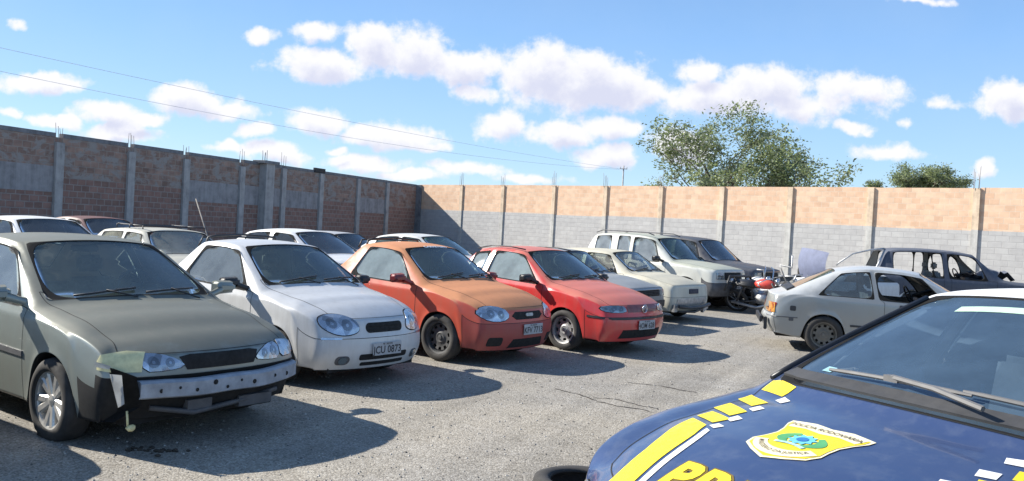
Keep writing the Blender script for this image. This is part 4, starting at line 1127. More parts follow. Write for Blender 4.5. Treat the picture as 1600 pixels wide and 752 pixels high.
# ------------------------------------------------ 1 grey-green saloon without its bumper
def car_saloon():
    P = P_VEC; r = start('parked_car', 'dull grey-green saloon with no front bumper, its bare crash beam showing, nearest at left', 'car', (-2.761, 6.674), -.629, GR)
    S = saloon_spec(P); pt = paint('grey_green_paint', (.29, .32, .29), (.145, .155, .128), metallic=.3, rough=.34, dust=.20, fade_lo=.55, fade_hi=.85, fade_rough=.62, coat=.5)  # panels facing up are darker and duller than the flanks
    S['mats'] = dict(body=pt, glass=G_side, windscreen=G_dark, rear_window=G_std, front_bumper=M_under)
    S['side'] = [q for q in S['side'] if q[4] != 'front_bumper'] + [(0, 1, 3, 6, 'front_bumper'), (1, 2, 4, 6, 'front_bumper')]
    S['merge'] = {'front_bumper': M_under}
    K = car_body(S, r, 3)
    floorpan(K, .62, -3.3, .62, .17); interior(K, -.50, .94, .70, -1.45, .36, rear=-2.35)
    wheels4(K, P, 'alloy', tw=.855, r=.305, w=.20, flat=.028, rot=.35)
    # lamps
    lamp(K, [(.29, .585), (.42, .563), (.572, .560), (.578, .68), (.45, .672), (.34, .635)], M_lens, ((.40, .615, .036), (.505, .62, .044)), sm=1); lamp(K, [(.585, .565), (.745, .565), (.80, .61), (.79, .665), (.62, .685), (.588, .682)], M_lens, (), rim=1.03, sides=(1,), name='turn_signal', sm=1)
    dg_ = (lambda a, b: Vector((.66 * a + .75 * 3, .75 * a - .66 * 3, b)), Vector((-.75, .66, 0)))
    hl = patch(K, 'turn_signal', [(.055, .562), (.057, .682), (-.06, .690), (-.205, .672), (-.222, .63), (-.215, .578), (-.10, .562)], dg_, M_lensy, off=.014, thick=.03, step=.04)[0]
    hl['label'] = 'yellowed corner lamp'
    patch(K, 'grille', [(-.28, .56), (.28, .56), (.33, .65), (.25, .662), (-.25, .662), (-.33, .65)], 'front', M_under, off=.006, thick=.01)
    # bare beam
    bm = bmesh.new(); n = 24; pr = None
    rnd = random.Random(4)
    for i in range(n + 1):
        y = lerp(-.62, .80, i / n); x = .915 - .20 * (abs(y) / .75) ** 2.6
        ring = [bm.verts.new((x + dx, y, .445 + dz + .003 * sin(i * .7))) for dx, dz in ((0, -.062), (.022, -.050), (.022, .046), (0, .062), (-.05, .062), (-.05, -.062))]
        if pr:
            for k in range(6): bm.faces.new((pr[k], pr[(k + 1) % 6], ring[(k + 1) % 6], ring[k]))
        else: bm.faces.new(ring[::-1])
        pr = ring
    bm.faces.new(pr); bmesh.ops.recalc_face_normals(bm, faces=bm.faces[:])
    beam = obj('crash_beam', bm, M_beam, r, smooth=True, sharp=30)
    for y, z, q in ((-.5, .47, .016), (-.38, .485, .011), (-.12, .50, .02), (-.02, .455, .013), (.10, .49, .011), (.22, .465, .018), (.44, .48, .014), (.60, .47, .018), (-.26, .46, .014)):
        bm = bmesh.new(); x = .939 - .20 * (abs(y) / .75) ** 2.6
        lathe(bm, [(0, .001), (.0, q)], 8, axis='y')
        for v in bm.verts: v.co = Vector((x + v.co.y, y + v.co.x, z - .03 + v.co.z * 1.0))
        obj('bolt_hole', bm, M_gap, beam)
    # torn liner, hanging bracket, radiator
    bm = bmesh.new(); box(bm, .60, .66, -.46, .46, .24, .60); obj('radiator', bm, M_gplas, r)
    bm = bmesh.new()
    for (a, b, c, d) in (((.73, -.80, .57), (.785, -.745, .565), (.80, -.725, .37), (.775, -.755, .345)),):
        vs = [bm.verts.new(q) for q in (a, b, c, d)]; bm.faces.new(vs)
    bmesh.ops.solidify(bm, geom=bm.faces[:], thickness=.012)
    obj('bumper_bracket', bm, M_white2, r)
    bm = bmesh.new(); vs = [bm.verts.new(q) for q in ((.60, -.835, .64), (.74, -.80, .625), (.725, -.80, .60), (.60, -.838, .605))]; bm.faces.new(vs); bmesh.ops.solidify(bm, geom=bm.faces[:], thickness=.012); obj('torn_trim', bm, M_white2, r)
    bm = bmesh.new(); vs = [bm.verts.new(q) for q in ((.42, -.80, .60), (.70, -.76, .60), (.82, -.66, .55), (.80, -.60, .34), (.66, -.72, .22), (.42, -.79, .20))]; bm.faces.new(vs); bmesh.ops.solidify(bm, geom=bm.faces[:], thickness=.015); obj('wheel_liner', bm, M_under, r)
    bm = bmesh.new(); bmesh.ops.create_icosphere(bm, subdivisions=2, radius=.026)
    for v in bm.verts: v.co = Vector((.76, -.66, .19)) + Vector((v.co.x, v.co.y * 1.3, v.co.z * .8)) * (1 + .35 * sin(v.co.x * 90 + v.co.y * 60))
    tube(bm, [(.74, -.66, .19), (.72, -.66, .30)], .008, 5); obj('hanging_lamp_unit', bm, M_lensy, r)
    bm = bmesh.new(); box(bm, .66, .80, -.25, -.05, .25, .33); box(bm, .70, .78, .2, .5, .22, .30); tube(bm, [(.72, -.5, .3), (.8, -.2, .24), (.76, .3, .27), (.7, .6, .3)], .02, 6); obj('exposed_ducting', bm, M_gplas, r)
    for sg in (-1, 1): handle(K, -1.42, .83, sg, pt); handle(K, -2.32, .87, sg, pt, 'rear_door')
    strip(K, 'side_moulding', -.42, -2.28, .56, .60, .04, M_gplas)
    mirror_unit(K, -.56, .93, .80, pt, .19, scale=1.15)
    wipers(K, -.26, 1.0)
    bm = bmesh.new(); box(bm, -1.26, -1.23, -.12, .12, 1.28, 1.34); bevelall(bm, .01); obj('rear_view_mirror', bm, M_plas, r)
    return K
# ------------------------------------------------ 2 white compact pickup
def common_pickup(K, P, pt, cabx, rack=True):
    r = K.root
    bm = bmesh.new()
    xr, zr, wr, _ = P['roofend']
    if rack:
        for sg in (-1, 1): tube(bm, [(xr + .02, sg * (wr - .02), zr - .09), (xr + .03, sg * (wr - .06), zr + .035), (xr + .08, sg * (wr - .12), zr + .055), (xr + .03, 0, zr + .075)], .014, 6)
        tube(bm, [(xr - .16, -wr + .06, zr - .08), (xr - .14, -wr + .10, zr + .03), (xr - .14, 0, zr + .045), (xr - .14, wr - .10, zr + .03), (xr - .16, wr - .06, zr - .08)], .012, 6)
        obj('roof_rail', bm, M_plas, r, smooth=True)
def car_white_pickup():
    P = P_COR; r = start('pickup_truck', 'white compact pickup with oval grille, clear round-edged headlight and black door mirror', 'pickup', (-1.869, 9.087), -.641, GR)
    S = pickup_spec(P); pt = paint('white_paint', (.66, .66, .65), (.56, .57, .58), rough=.3, dust=.28, dustc=(.42, .40, .36), fade_rough=.42, coat=.5)
    S['mats'] = dict(body=pt, glass=G_side, windscreen=G_dark, tonneau=M_plas)
    K = car_body(S, r, 3); floorpan(K, .6, -3.2, .60, .16)
    interior(K, -.46, .93, .66, -1.25, .36); wheels4(K, P, 'steel', tw=.80, mr=M_steel)
    lamp(K, [(.325, .60), (.36, .56), (.48, .535), (.60, .555), (.69, .62), (.69, .69), (.62, .725), (.50, .735), (.40, .715), (.345, .66)], M_lens, ((.455, .635, .062), (.59, .65, .052)))
    patch(K, 'grille', rounded(-.255, .255, .555, .655, .048, 6), 'front', M_gap, off=.004, thick=.01, step=.04)
    bm = bmesh.new()
    for z in (.585, .62): tube(bm, [(fx(K, y, z) + .006, y, z) for y in [lerp(-.22, .22, i / 8) for i in range(9)]], .004, 4)
    obj('grille_slats', bm, M_under, r)
    patch(K, 'lower_intake', rounded(-.33, .33, .285, .345, .02, 3), 'front', M_gap, off=.004, thick=.01, step=.05)
    patch(K, 'lower_intake', rounded(-.30, .30, .225, .262, .015, 3), 'front', M_gap, off=.004, thick=.01, step=.05)
    patch(K, 'fog_lamp_recess', rounded(.43, .57, .245, .335, .04, 4), 'front', M_gplas, off=.004, thick=.01, step=.04, mirror=True)
    patch(K, 'fog_lamp', rounded(.46, .54, .255, .325, .035, 5), 'front', M_lensd, off=.014, thick=.02, step=.04, mirror=True)
    patch(K, 'indicator_strip', rounded(.52, .70, .50, .52, .008, 2), 'front', M_lens, off=.006, thick=.01, step=.04, mirror=True)
    fplate(K, 'JCU 0873', 0, .39)
    for sg in (-1, 1): handle(K, -1.52, .80, sg, pt)
    mirror_unit(K, -.55, .905, .765, M_plas, .17, scale=1.05); wipers(K, -.22, 1.0)
    strip(K, 'side_moulding', -.42, -1.66, .50, .52, .05, pt)
    common_pickup(K, P, pt, 0)
    return K
# ------------------------------------------------ 3 faded orange-red pickup
def car_orange_pickup():
    P = P_COU; r = start('pickup_truck', 'sun-faded orange and red pickup with chalky tan bonnet and white lettering across the windscreen top', 'pickup', (-.361, 10.968), -.641, GR)
    S = pickup_spec(P); pt = paint('faded_red_paint', (.58, .085, .045), (.60, .25, .11), rough=.36, dust=.22, dustc=(.40, .20, .14), fade_lo=.25, fade_hi=.78, fade_rough=.8, coat=.3)
    dk = paint('bumper_red', (.36, .05, .04), (.42, .16, .10), rough=.5, dust=.25, dustc=(.25, .17, .14), fade_rough=.7, coat=.1)
    S['mats'] = dict(body=pt, glass=G_pale, windscreen=G_dark, tonneau=M_plas, front_bumper=dk)
    K = car_body(S, r, 3); floorpan(K, .6, -3.3, .60, .17)
    interior(K, -.46, .95, .66, -1.2, .36, fabric=M_int2); wheels4(K, P, 'steel', tw=.82, mr=M_steel, w=.175)
    lamp(K, [(.35, .61), (.46, .55), (.66, .555), (.745, .62), (.735, .695), (.60, .73), (.43, .71)], M_lens, ((.49, .63, .055), (.62, .64, .05)), sm=1)
    patch(K, 'grille', [(-.32, .61), (-.24, .565), (.24, .565), (.32, .61), (.26, .66), (-.26, .66)], 'front', M_gap, off=.004, thick=.01, step=.04)
    patch(K, 'badge', rounded(-.075, .075, .60, .64, .02, 5), 'front', M_dull, off=.02, thick=.02, step=.04)
    patch(K, 'lower_intake', [(-.36, .22), (.36, .22), (.30, .33), (-.30, .33)], 'front', M_gap, off=.003, thick=.008, step=.05)
    patch(K, 'bumper_corner', rounded(.46, .66, .25, .36, .03, 3), 'front', M_under, off=.003, thick=.008, step=.05, mirror=True)
    fplate(K, 'KFV 7713', 0.06, .44)
    bm = textbm('CARRETEIRO', .075, .004, .08)
    xf = lambda a, b: (-.915 + 0 * a - b, a)
    onskin(K, bm, 'top', .004, 0, lambda a, b: (-.84 - b * .75 - .10 * (a / .55) ** 2, a * 1.05)); obj('windscreen_lettering', bm, M_white, r)
    red = paint('mirror_red', (.22, .02, .025), (.22, .02, .025), rough=.3, dust=.1)
    mirror_unit(K, -.55, .92, .785, red, .17, scale=1.1); wipers(K, -.22, 1.01)
    for sg in (-1, 1): handle(K, -1.44, .83, sg, pt)
    common_pickup(K, P, pt, 0)
    return K
# ------------------------------------------------ 4 red pickup
def car_red_pickup():
    P = P_SAV; r = start('pickup_truck', 'bright red pickup with dusty pink bonnet, round wheel-trimmed rim and small rear quarter pane', 'pickup', (1.328, 12.47), -.735, GR)
    S = pickup_spec(P); pt = paint('bright_red_paint', (.60, .035, .035), (.62, .17, .12), rough=.28, dust=.18, dustc=(.40, .25, .2), fade_lo=.55, fade_hi=.9, fade_rough=.55, coat=.6)
    S['side'] = [(9, 11, 1, 2, 'side_window'), (12, 13, 1, 2, 'quarter_window'), (8, 11, 2, 6, 'door'), (0, 2, 3, 6, 'front_bumper')]
    S['mats'] = dict(body=pt, glass=G_pale, windscreen=G_dark, tonneau=M_plas)
    K = car_body(S, r, 3); floorpan(K, .65, -3.4, .60, .17)
    interior(K, -.50, .93, .66, -1.3, .36); wheels4(K, P, 'cap', tw=.82, mr=M_dull, w=.18, rot=.3)
    lamp(K, [(.40, .60), (.70, .60), (.745, .64), (.72, .685), (.44, .69), (.39, .65)], M_lensd, ((.49, .645, .036), (.60, .643, .036)), sm=1)
    gm = paint('dark_red_grille', (.16, .02, .02), (.3, .05, .05), rough=.5, dust=.3)
    patch(K, 'grille', [(-.36, .60), (.36, .60), (.38, .67), (.33, .70), (-.33, .70), (-.38, .67)], 'front', gm, off=.004, thick=.01, step=.04)
    bm = bmesh.new()
    pr = [(.055 + .006 * cos(t), .006 * sin(t)) for t in [2 * pi * k / 6 for k in range(6)]]
    lathe(bm, [(b, a) for a, b in pr], 24, closed=True, axis='y')
    for v in bm.verts: v.co = Vector((v.co.y, v.co.x, v.co.z))
    tube(bm, [(0, -.036, .03), (0, 0, -.045), (0, .036, .03)], .006, 4); tube(bm, [(0, -.018, .045), (0, 0, .01), (0, .018, .045)], .006, 4)
    bmesh.ops.recalc_face_normals(bm, faces=bm.faces[:])
    b = obj('badge', bm, M_chrome, r); b.location = (fx(K, 0, .65) + .018, 0, .645)
    patch(K, 'lower_intake', [(-.50, .24), (.50, .24), (.46, .36), (-.46, .36)], 'front', M_gap, off=.003, thick=.008, step=.05)
    strip(K, 'bumper_moulding', .80, .40, .52, .535, .028, M_plas, off=.008)
    patch(K, 'bumper_moulding', rounded(-.66, .66, .50, .53, .01, 2), 'front', M_plas, off=.008, thick=.01, step=.05)
    fplate(K, 'HOM 6281', .03, .42)
    mirror_unit(K, -.57, .91, .78, M_plas, .17, scale=1.1); wipers(K, -.26, 1.0)
    for sg in (-1, 1): handle(K, -1.38, .82, sg, pt)
    common_pickup(K, P, pt, 0, False)
    strip(K, 'side_moulding', -.42, -1.6, .50, .52, .04, pt)
    # thin roof gutter rails
    for sg in (-1, 1):
        bm = bmesh.new(); tube(bm, [(-1.0, sg * .555, 1.375), (-1.3, sg * .575, 1.405), (-1.7, sg * .572, 1.40), (-2.0, sg * .55, 1.345)], .010, 5); obj('roof_gutter', bm, M_plas, r)
    return K
# ------------------------------------------------ boxy compact car, two versions
def boxy(name, label, loc, yaw, pt, doors=2, glass=None, grille=True, front='dark', group=GR, lvl=2, text=None, pick=False):
    P = P_BOX; r = start(name, label, 'car' if not pick else 'pickup', loc, yaw, group); S = saloon_spec(P)
    S['mats'] = dict(body=pt, glass=glass or G_std); S.update(bcrease=.75, screase=.55, gcrease=.7, hcrease=.6)
    K = car_body(S, r, lvl); floorpan(K, .6, -2.9, .58, .18)
    interior(K, -.46, .90, .64, -1.2, .34, rear=-2.1); wheels4(K, P, 'steel', tw=.80, w=.165)
    wipers(K, -.24, .98)
    return K
def front_lamps_boxy(K, lens=M_lensd, missing=False):
    if not missing:
        patch(K, 'headlight', rounded(.46, .70, .585, .695, .015, 2), 'front', lens, off=.008, thick=.02, step=.05, mirror=True)
    patch(K, 'grille', rounded(-.44, .44, .585, .70, .015, 2), 'front', M_gap, off=.005, thick=.01, step=.05)
    bm = bmesh.new()
    for z in (.61, .64, .67): tube(bm, [(fx(K, y, z) + .010, y, z) for y in [lerp(-.42, .42, i / 8) for i in range(9)]], .005, 4)
    obj('grille_slats', bm, M_plas, K.root)
def car_grey_hatch():
    pt = paint('grey_paint', (.27, .29, .30), (.36, .38, .39), metallic=.4, rough=.35, dust=.3)
    K = boxy('parked_car', 'grey boxy car with black grille and bumper, mostly hidden behind the bright red pickup', (1.95, 15.6), -.62, pt)
    front_lamps_boxy(K)
    for md in ('right', 'left'): pass
    patch(K, 'bumper_cover', rounded(-.72, .72, .38, .50, .03, 3), 'front', M_plas, off=.02, thick=.03, step=.06)
    mirror_unit(K, -.55, .89, .76, M_plas, .14, scale=.9)
    return K
def car_cream():
    pt = paint('cream_paint', (.66, .63, .52), (.60, .56, .44), rough=.5, dust=.30, dustc=(.44, .39, .29), chip=.0, coat=.25, fade_rough=.65)
    K = boxy('parked_car', 'cream white boxy car with its headlights and bumper stripped off and a clear sloping windscreen', (3.15, 17.35), -.70, pt, glass=glassmat('clear_glass', (.75, .78, .72), .22, (.66, .64, .52)))
    patch(K, 'open_lamp_hole', rounded(.44, .70, .57, .70, .02, 2), 'front', M_dull, off=-.004, thick=.012, step=.05, mirror=True)
    patch(K, 'number_plate_blank', rounded(-.16, .20, .565, .66, .012, 2), 'front', plain('navy_plate', (.03, .035, .06)), off=.02, thick=.02, step=.05)
    patch(K, 'bare_panel', rounded(-.60, .60, .34, .48, .02, 2), 'front', M_dull, off=.01, thick=.02, step=.06)
    bm = bmesh.new(); tube(bm, [(.78, -.66, .33), (.84, -.3, .30), (.85, .2, .31), (.78, .62, .34)], .035, 6); tube(bm, [(.70, -.5, .22), (.78, 0, .20), (.7, .5, .24)], .02, 6)
    obj('bumper_iron', bm, M_steel, K.root)
    bm = bmesh.new(); box(bm, .66, .72, -.72, -.60, .22, .36); box(bm, .64, .70, .5, .72, .20, .30, rot=Matrix.Rotation(.4, 3, 'X')); obj('broken_bracket', bm, M_dull, K.root)
    return K
def suv(name, label, loc, yaw, pt, low=None, S_extra=None, P=None, kind='steel', glass=None, group=GR, drop=(), lvl=2, z=0, inner=True):
    P = P or P_SUV; r = start(name, label, 'off-road car', loc, yaw, group, z); S = saloon_spec(P)
    S['mats'] = dict(body=pt, glass=glass or G_std, front_bumper=low or pt); S['drop'] = drop; S.update(bcrease=.75, screase=.5, gcrease=.7, hcrease=.6)
    K = car_body(S, r, lvl); floorpan(K, .62, -3.0, .62, .3, .5)
    if inner: interior(K, -.58, 1.10, .72, -1.45, .56, rear=-2.3)
    wheels4(K, P, kind, tw=.85, w=.22, r=.36)
    return K
def car_white_suv():
    pt = paint('white_suv_paint', (.62, .62, .56), (.44, .45, .36), rough=.4, dust=.2, dustc=(.40, .38, .32), fade_lo=.6, fade_hi=.95, coat=.4)
    K = suv('parked_suv', 'tall white off-road estate with a roof rack line, grey lower body and black bull bar', (4.75, 20.6), -.75, pt, M_gplas, glass=glassmat('suv_side_glass', (.5, .6, .6), .35, (.62, .68, .70)), lvl=2)
    K.parts['windscreen'][0].data.materials[0] = glassmat('green_windscreen', (.40, .55, .46), .10, (.35, .5, .42))
    patch(K, 'headlight', rounded(.44, .70, .74, .90, .02, 2), 'front', M_lensd, off=.01, thick=.02, step=.05, mirror=True)
    patch(K, 'grille', rounded(-.40, .40, .73, .91, .02, 2), 'front', M_gap, off=.006, thick=.01, step=.05)
    bm = bmesh.new()
    tube(bm, [(.92, -.62, .50), (.98, -.58, .70), (.98, -.50, .84), (.98, .50, .84), (.98, .58, .70), (.92, .62, .50)], .028, 8)
    tube(bm, [(.96, -.58, .66), (.99, 0, .66), (.96, .58, .66)], .022, 8)
    for y in (-.26, .26): tube(bm, [(.9, y, .5), (.99, y, .66), (.985, y, .84)], .022, 6)
    obj('bull_bar', bm, M_plas, K.root, smooth=True)
    bm = bmesh.new()
    for y in (-.38, .38): lathe(bm, [(0, .001), (.0, .06), (-.04, .05)], 14, axis='y')
    vs = list(bm.verts); h = len(vs) // 2
    for i, v in enumerate(vs): v.co = Vector((1.0 + v.co.y, (-.38 if i < h else .38) + v.co.x, .74 + v.co.z))
    obj('spot_lamp', bm, M_lens, K.root)
    plate(K, 1.0, .02, .60, 'KGT 2104')
    mirror_unit(K, -.70, 1.08, .83, M_plas, .17, scale=1.2)
    for sg in (-1, 1):
        bm = bmesh.new(); tube(bm, [(-1.1, sg * .60, 1.70), (-1.3, sg * .60, 1.76), (-2.7, sg * .59, 1.77), (-2.9, sg * .59, 1.70)], .014, 6); obj('roof_rail', bm, M_gplas, K.root)
    for sg in (-1, 1): handle(K, -1.50, .97, sg, M_plas)
    strip(K, 'side_cladding', -.5, -2.1, .52, .52, .16, M_gplas)
    return K
def car_dark_suv():
    pt = paint('charred_black_paint', (.030, .034, .050), (.060, .068, .085), rough=.35, dust=.12, coat=.5)
    K = suv('parked_suv', 'black off-road estate with smashed-in dark windows standing beyond the tall white one', (6.05, 21.9), -.78, pt, M_plas, glass=glassmat('smoked_glass', (.12, .14, .16), .2, (.25, .3, .35)))
    patch(K, 'headlight', rounded(.44, .70, .76, .90, .02, 2), 'front', M_lensd, off=.01, thick=.02, step=.05, mirror=True)
    patch(K, 'grille', rounded(-.40, .40, .75, .91, .02, 2), 'front', M_gap, off=.006, thick=.01, step=.05)
    plate(K, .93, .1, .55, 'KLR 5530')
    return K
# ------------------------------------------------ silver hatchback at right
def car_hatch():
    P = P_ESC; r = start('parked_car', 'silver beige two-door hatchback standing side-on, with orange corner lamp and muddy wheel', 'car', (7.46, 13.30), -.235)
    S = saloon_spec(dict(P, doors=2)); pt = paint('silver_beige_paint', (.33, .335, .32), (.62, .63, .62), metallic=.35, rough=.3, dust=.22, dustc=(.44, .41, .34), fade_rough=.4, coat=.5)  # panels facing up are much paler than the flanks
    S['mats'] = dict(body=pt, glass=glassmat('hatch_glass', (.36, .44, .48), .15, (.4, .47, .5)), rear_bumper=pt); S['drop'] = ('side_window#R', 'side_window#L'); S.update(bcrease=.75, screase=.6, gcrease=.75, hcrease=.6)
    K = car_body(S, r, 3); floorpan(K, .6, -3.1, .58, .2, .34); interior(K, -.48, .90, .68, -1.35, .34, rear=-2.0)
    wheels4(K, P, 'steel', tw=.82, w=.175, mr=plain('dusty_steel', (.16, .145, .12), .7), rot=.4)
    def both(nm, poly, md, mat, **k): return patch(K, nm, poly, md, mat, **k)
    patch(K, 'tail_lamp', rounded(.44, .745, .58, .74, .01, 2), 'rear', M_lensr, off=.008, thick=.02, step=.04, mirror=True)
    patch(K, 'turn_signal', rounded(-3.24, -3.14, .585, .735, .01, 2), 'right', M_lenso, off=.012, thick=.02, step=.03, mirror=True)
    patch(K, 'side_vent', rounded(-2.92, -2.83, .63, .71, .02, 3), 'right', M_plas, off=.006, thick=.01, step=.04, mirror=True)
    patch(K, 'bumper_socket', rounded(-2.93, -2.86, .47, .52, .01, 2), 'right', M_gplas, off=.006, thick=.01, step=.04, mirror=True)
    strip(K, 'bumper_moulding', -3.25, -2.80, .525, .525, .014, M_gplas, off=.012)
    strip(K, 'side_moulding', -2.02, -.42, .46, .46, .03, M_plas, off=.01)
    bm = bmesh.new(); 
    box(bm, -3.36, -3.32, -.60, .60, .40, .50); bevelall(bm, .01); obj('bumper_rubber', bm, M_plas, r)
    bm = bmesh.new(); 
    for sg in (-1, 1): box(bm, -3.30, -3.25, sg * .70 - .03, sg * .70 + .03, .30, .50)
    bevelall(bm, .01); obj('rubber_overrider', bm, M_plas, r)
    for sg in (-1, 1): handle(K, -1.25, .80, sg, M_plas, w=.16, h=.05)
    patch(K, 'rear_spoiler', [(-2.96, -.56), (-2.84, -.56), (-2.84, .56), (-2.96, .56)], 'top', M_plas, off=.03, thick=.03, step=.08)
    mirror_unit(K, -.56, .87, .77, M_plas, .14, scale=1.)
    return K
# ------------------------------------------------ back rows: simpler repeats with their own paint
def back_saloon(label, loc, yaw, pt, glass=None, name='parked_car', flip=False, P=None, cat='car'):
    P = P or P_VEC; r = start(name, label, cat, loc, yaw, GB); S = saloon_spec(P)
    S['mats'] = dict(body=pt, glass=glass or G_std)
    K = car_body(S, r, 2); floorpan(K, .6, -3.2, .6, .17); interior(K, -.5, .93, .66, -1.4, .36, rear=-2.2)
    wheels4(K, P, 'steel', tw=.84 if P is P_VEC else .8, w=.18)
    patch(K, 'headlight', [(.44, .60), (.70, .60), (.72, .68), (.46, .69)], 'front', M_lensd, off=.008, thick=.02, step=.05, mirror=True)
    patch(K, 'grille', rounded(-.38, .38, .60, .68, .02, 2), 'front', M_gap, off=.004, thick=.01, step=.05)
    return K
M_beam = plain('painted_beam', (.30, .325, .36), .6, metal=.05, var=.28, scale=9)
M_white2 = plain('white_plastic', (.62, .62, .60), .5)
KS = {}
KS['saloon'] = car_saloon()
KS['white'] = car_white_pickup()
KS['orange'] = car_orange_pickup()
KS['red'] = car_red_pickup()
KS['grey'] = car_grey_hatch(); KS['cream'] = car_cream(); KS['wsuv'] = car_white_suv(); KS['dsuv'] = car_dark_suv(); KS['hatch'] = car_hatch()
# ------------------------------------------------ police car
def car_police():
    P = P_POL; r = start('police_car', 'dark blue police saloon with white roof, yellow bonnet stripes and shield emblem, in the foreground', 'police car', POL[:2], POL[2], z=.07)
    S = saloon_spec(P); pt = paint('police_blue', (.020, .045, .145), (.026, .052, .145), metallic=.15, rough=.25, dust=.14, dustc=(.26, .30, .38), fade_rough=.30, coat=1.0)  # blue-grey dust colour also lightens the bonnet as painted sky reflection
    wt = paint('police_white', (.74, .75, .76), rough=.3, dust=.05, coat=.6)
    n = len(S['cols'])
    S['top'] = S['top'] + [(9, 16, 0, 3, 'roof')]
    S['merge'] = {'roof': wt}
    S['mats'] = dict(body=pt, glass=G_pol, windscreen=G_pol); S['corner'] = .35
    K = car_body(S, r, 3); floorpan(K, .7, -3.3, .66, .18)
    interior(K, -.50, .99, .76, -1.55, .45, rear=-2.4, fabric=plain('police_seat', (.20, .21, .23), .9))
    
    for i, (x, y) in enumerate(((0, -1), (0, 1), (-P['wb'], -1), (-P['wb'], 1))): wheel(r, x, y * .77, .355 - .07, .355, 'alloy', i * .5, 0, .21)
    Y = plain('reflective_yellow', (.85, .66, .03), .45, var=.04); Wt = M_white
    # bonnet markings, given in car coordinates (x forward, y to its left)
    def pp(name, poly, mat, off=.0025, step=.04):
        return patch(K, name, poly, 'top', mat, off=off, thick=0, step=step)
    for sg in (1, -1):
        for poly, m in STR:
            pp('yellow_stripe' if m == 'y' else 'white_stripe', [(x, y * sg) for x, y in poly], Y if m == 'y' else Wt)
    # emblem: shield outline in its own units (u to the car's left, v toward the windscreen)
    ex, ey, es, ea = EMB
    def E(u, v):
        u, v = u * cos(ea) - v * sin(ea), u * sin(ea) + v * cos(ea)
        return (ex - v * es, ey + u * es)
    sh = [(-1.0, .98), (-.45, 1.06), (0, .98), (.45, 1.06), (1.0, .98), (.98, .80), (.84, .52), (.76, .25), (.78, -.05), (.84, -.35), (.74, -.64), (.42, -.84), (0, -1.02), (-.42, -.84), (-.74, -.64), (-.84, -.35), (-.78, -.05), (-.76, .25), (-.84, .52), (-.98, .80)]
    pale = plain('emblem_cream', (.80, .74, .50), .5, var=.05)
    pp('emblem', [E(u, v) for u, v in sh], pale, .003)
    pp('emblem_field', [E(u * .93, v * .93) for u, v in sh], Y, .0045)
    pp('emblem_band', [E(u, v) for u, v in ((-.90, .91), (-.45, .98), (0, .91), (.45, .98), (.90, .91), (.80, .62), (.4, .67), (0, .60), (-.4, .67), (-.80, .62))], pale, .006)
    pp('emblem_band', [E(u, v) for u, v in [(.80 * cos(t), .78 * sin(t) - .08) for t in [radians(200 + 140 * k / 12) for k in range(13)]] + [(.54 * cos(t), .48 * sin(t) - .08) for t in [radians(340 - 140 * k / 12) for k in range(13)]]], pale, .006)
    cyan = plain('emblem_cyan', (.16, .55, .72), .5, var=.1); grn = plain('emblem_green', (.10, .38, .14), .5, var=.2); blu = plain('emblem_blue', (.04, .2, .5), .5)
    star = []
    for k in range(20):
        q = (.30 if k % 2 == 0 else .22); t = radians(90 + 18 * k); star.append((q * cos(t), q * sin(t) + .12))
    for s in (-1, 1):
        lf = [(s * (.34 + .10 * sin(pi * k / 8)) * cos(radians(-75 + 125 * k / 8)) * 1.25, .40 * sin(radians(-75 + 125 * k / 8)) + .12) for k in range(9)]
        lf += [(s * (.24) * cos(radians(50 - 125 * k / 8)) * 1.25, .30 * sin(radians(50 - 125 * k / 8)) + .12) for k in range(9)]
        pp('emblem_wreath', [E(u, v) for u, v in lf], grn, .006)
    pp('emblem_star', [E(u, v) for u, v in star], cyan, .0075)
    pp('emblem_disc', [E(.12 * cos(2 * pi * k / 16), .12 * sin(2 * pi * k / 16) + .12) for k in range(16)], blu, .009)
    pp('emblem_ribbon', [E(u, v) for u, v in ((-.36, -.22), (-.1, -.16), (.1, -.16), (.36, -.22), (.33, -.32), (.1, -.26), (-.1, -.26), (-.33, -.32))], plain('emblem_ribbon', (.45, .68, .66), .5), .0075)
    ink = plain('emblem_ink', (.10, .06, .03), .6)
    bm = textbm('POLÍCIA RODOVIÁRIA', .17, .001); onskin(K, bm, 'top', .008, 0, lambda a, b: E(a, b + .775)); obj('emblem_lettering', bm, ink, r)
    bm = textbm('MINISTÉRIO DA JUSTIÇA', .14, .001)
    xs = [v.co.x for v in bm.verts]; L = max(xs)
    onskin(K, bm, 'top', .008, 0, lambda a, b: E(*(lambda t, rr: (rr * 1.02 * cos(t), rr * sin(t) - .08))(radians(270) + a / L * radians(62), .63 - b))); obj('emblem_lettering', bm, ink, r)
    tx, ty, ts, ta = TXT
    bm = textbm('PRF', 1, .045, .25, shear=.0, spacing=1.12)
    b2 = textbm('PRF', 1, .085, .25, shear=.0, spacing=1.12)
    brn = plain('letter_outline', (.16, .11, .02), .6)
    tf = lambda a, b: (tx - (b * cos(ta) + a * sin(ta)) * ts, ty + (a * 1.02 * cos(ta) - b * sin(ta)) * ts)
    onskin(K, b2, 'top', .0025, 0, tf); obj('lettering_outline', b2, brn, r)
    onskin(K, bm, 'top', .0045, 0, tf); obj('bonnet_lettering', bm, Y, r)
    # windscreen stickers, pale green strip, cowl, wipers
    patch(K, 'windscreen_sticker', [(-.475, -.50), (-.435, -.505), (-.42, -.45), (-.46, -.445)], 'top', plain('sticker', (.35, .60, .66), .5), off=.003, thick=0)
    M_cowl = plain('cowl_plastic', (.05, .05, .052), .7)
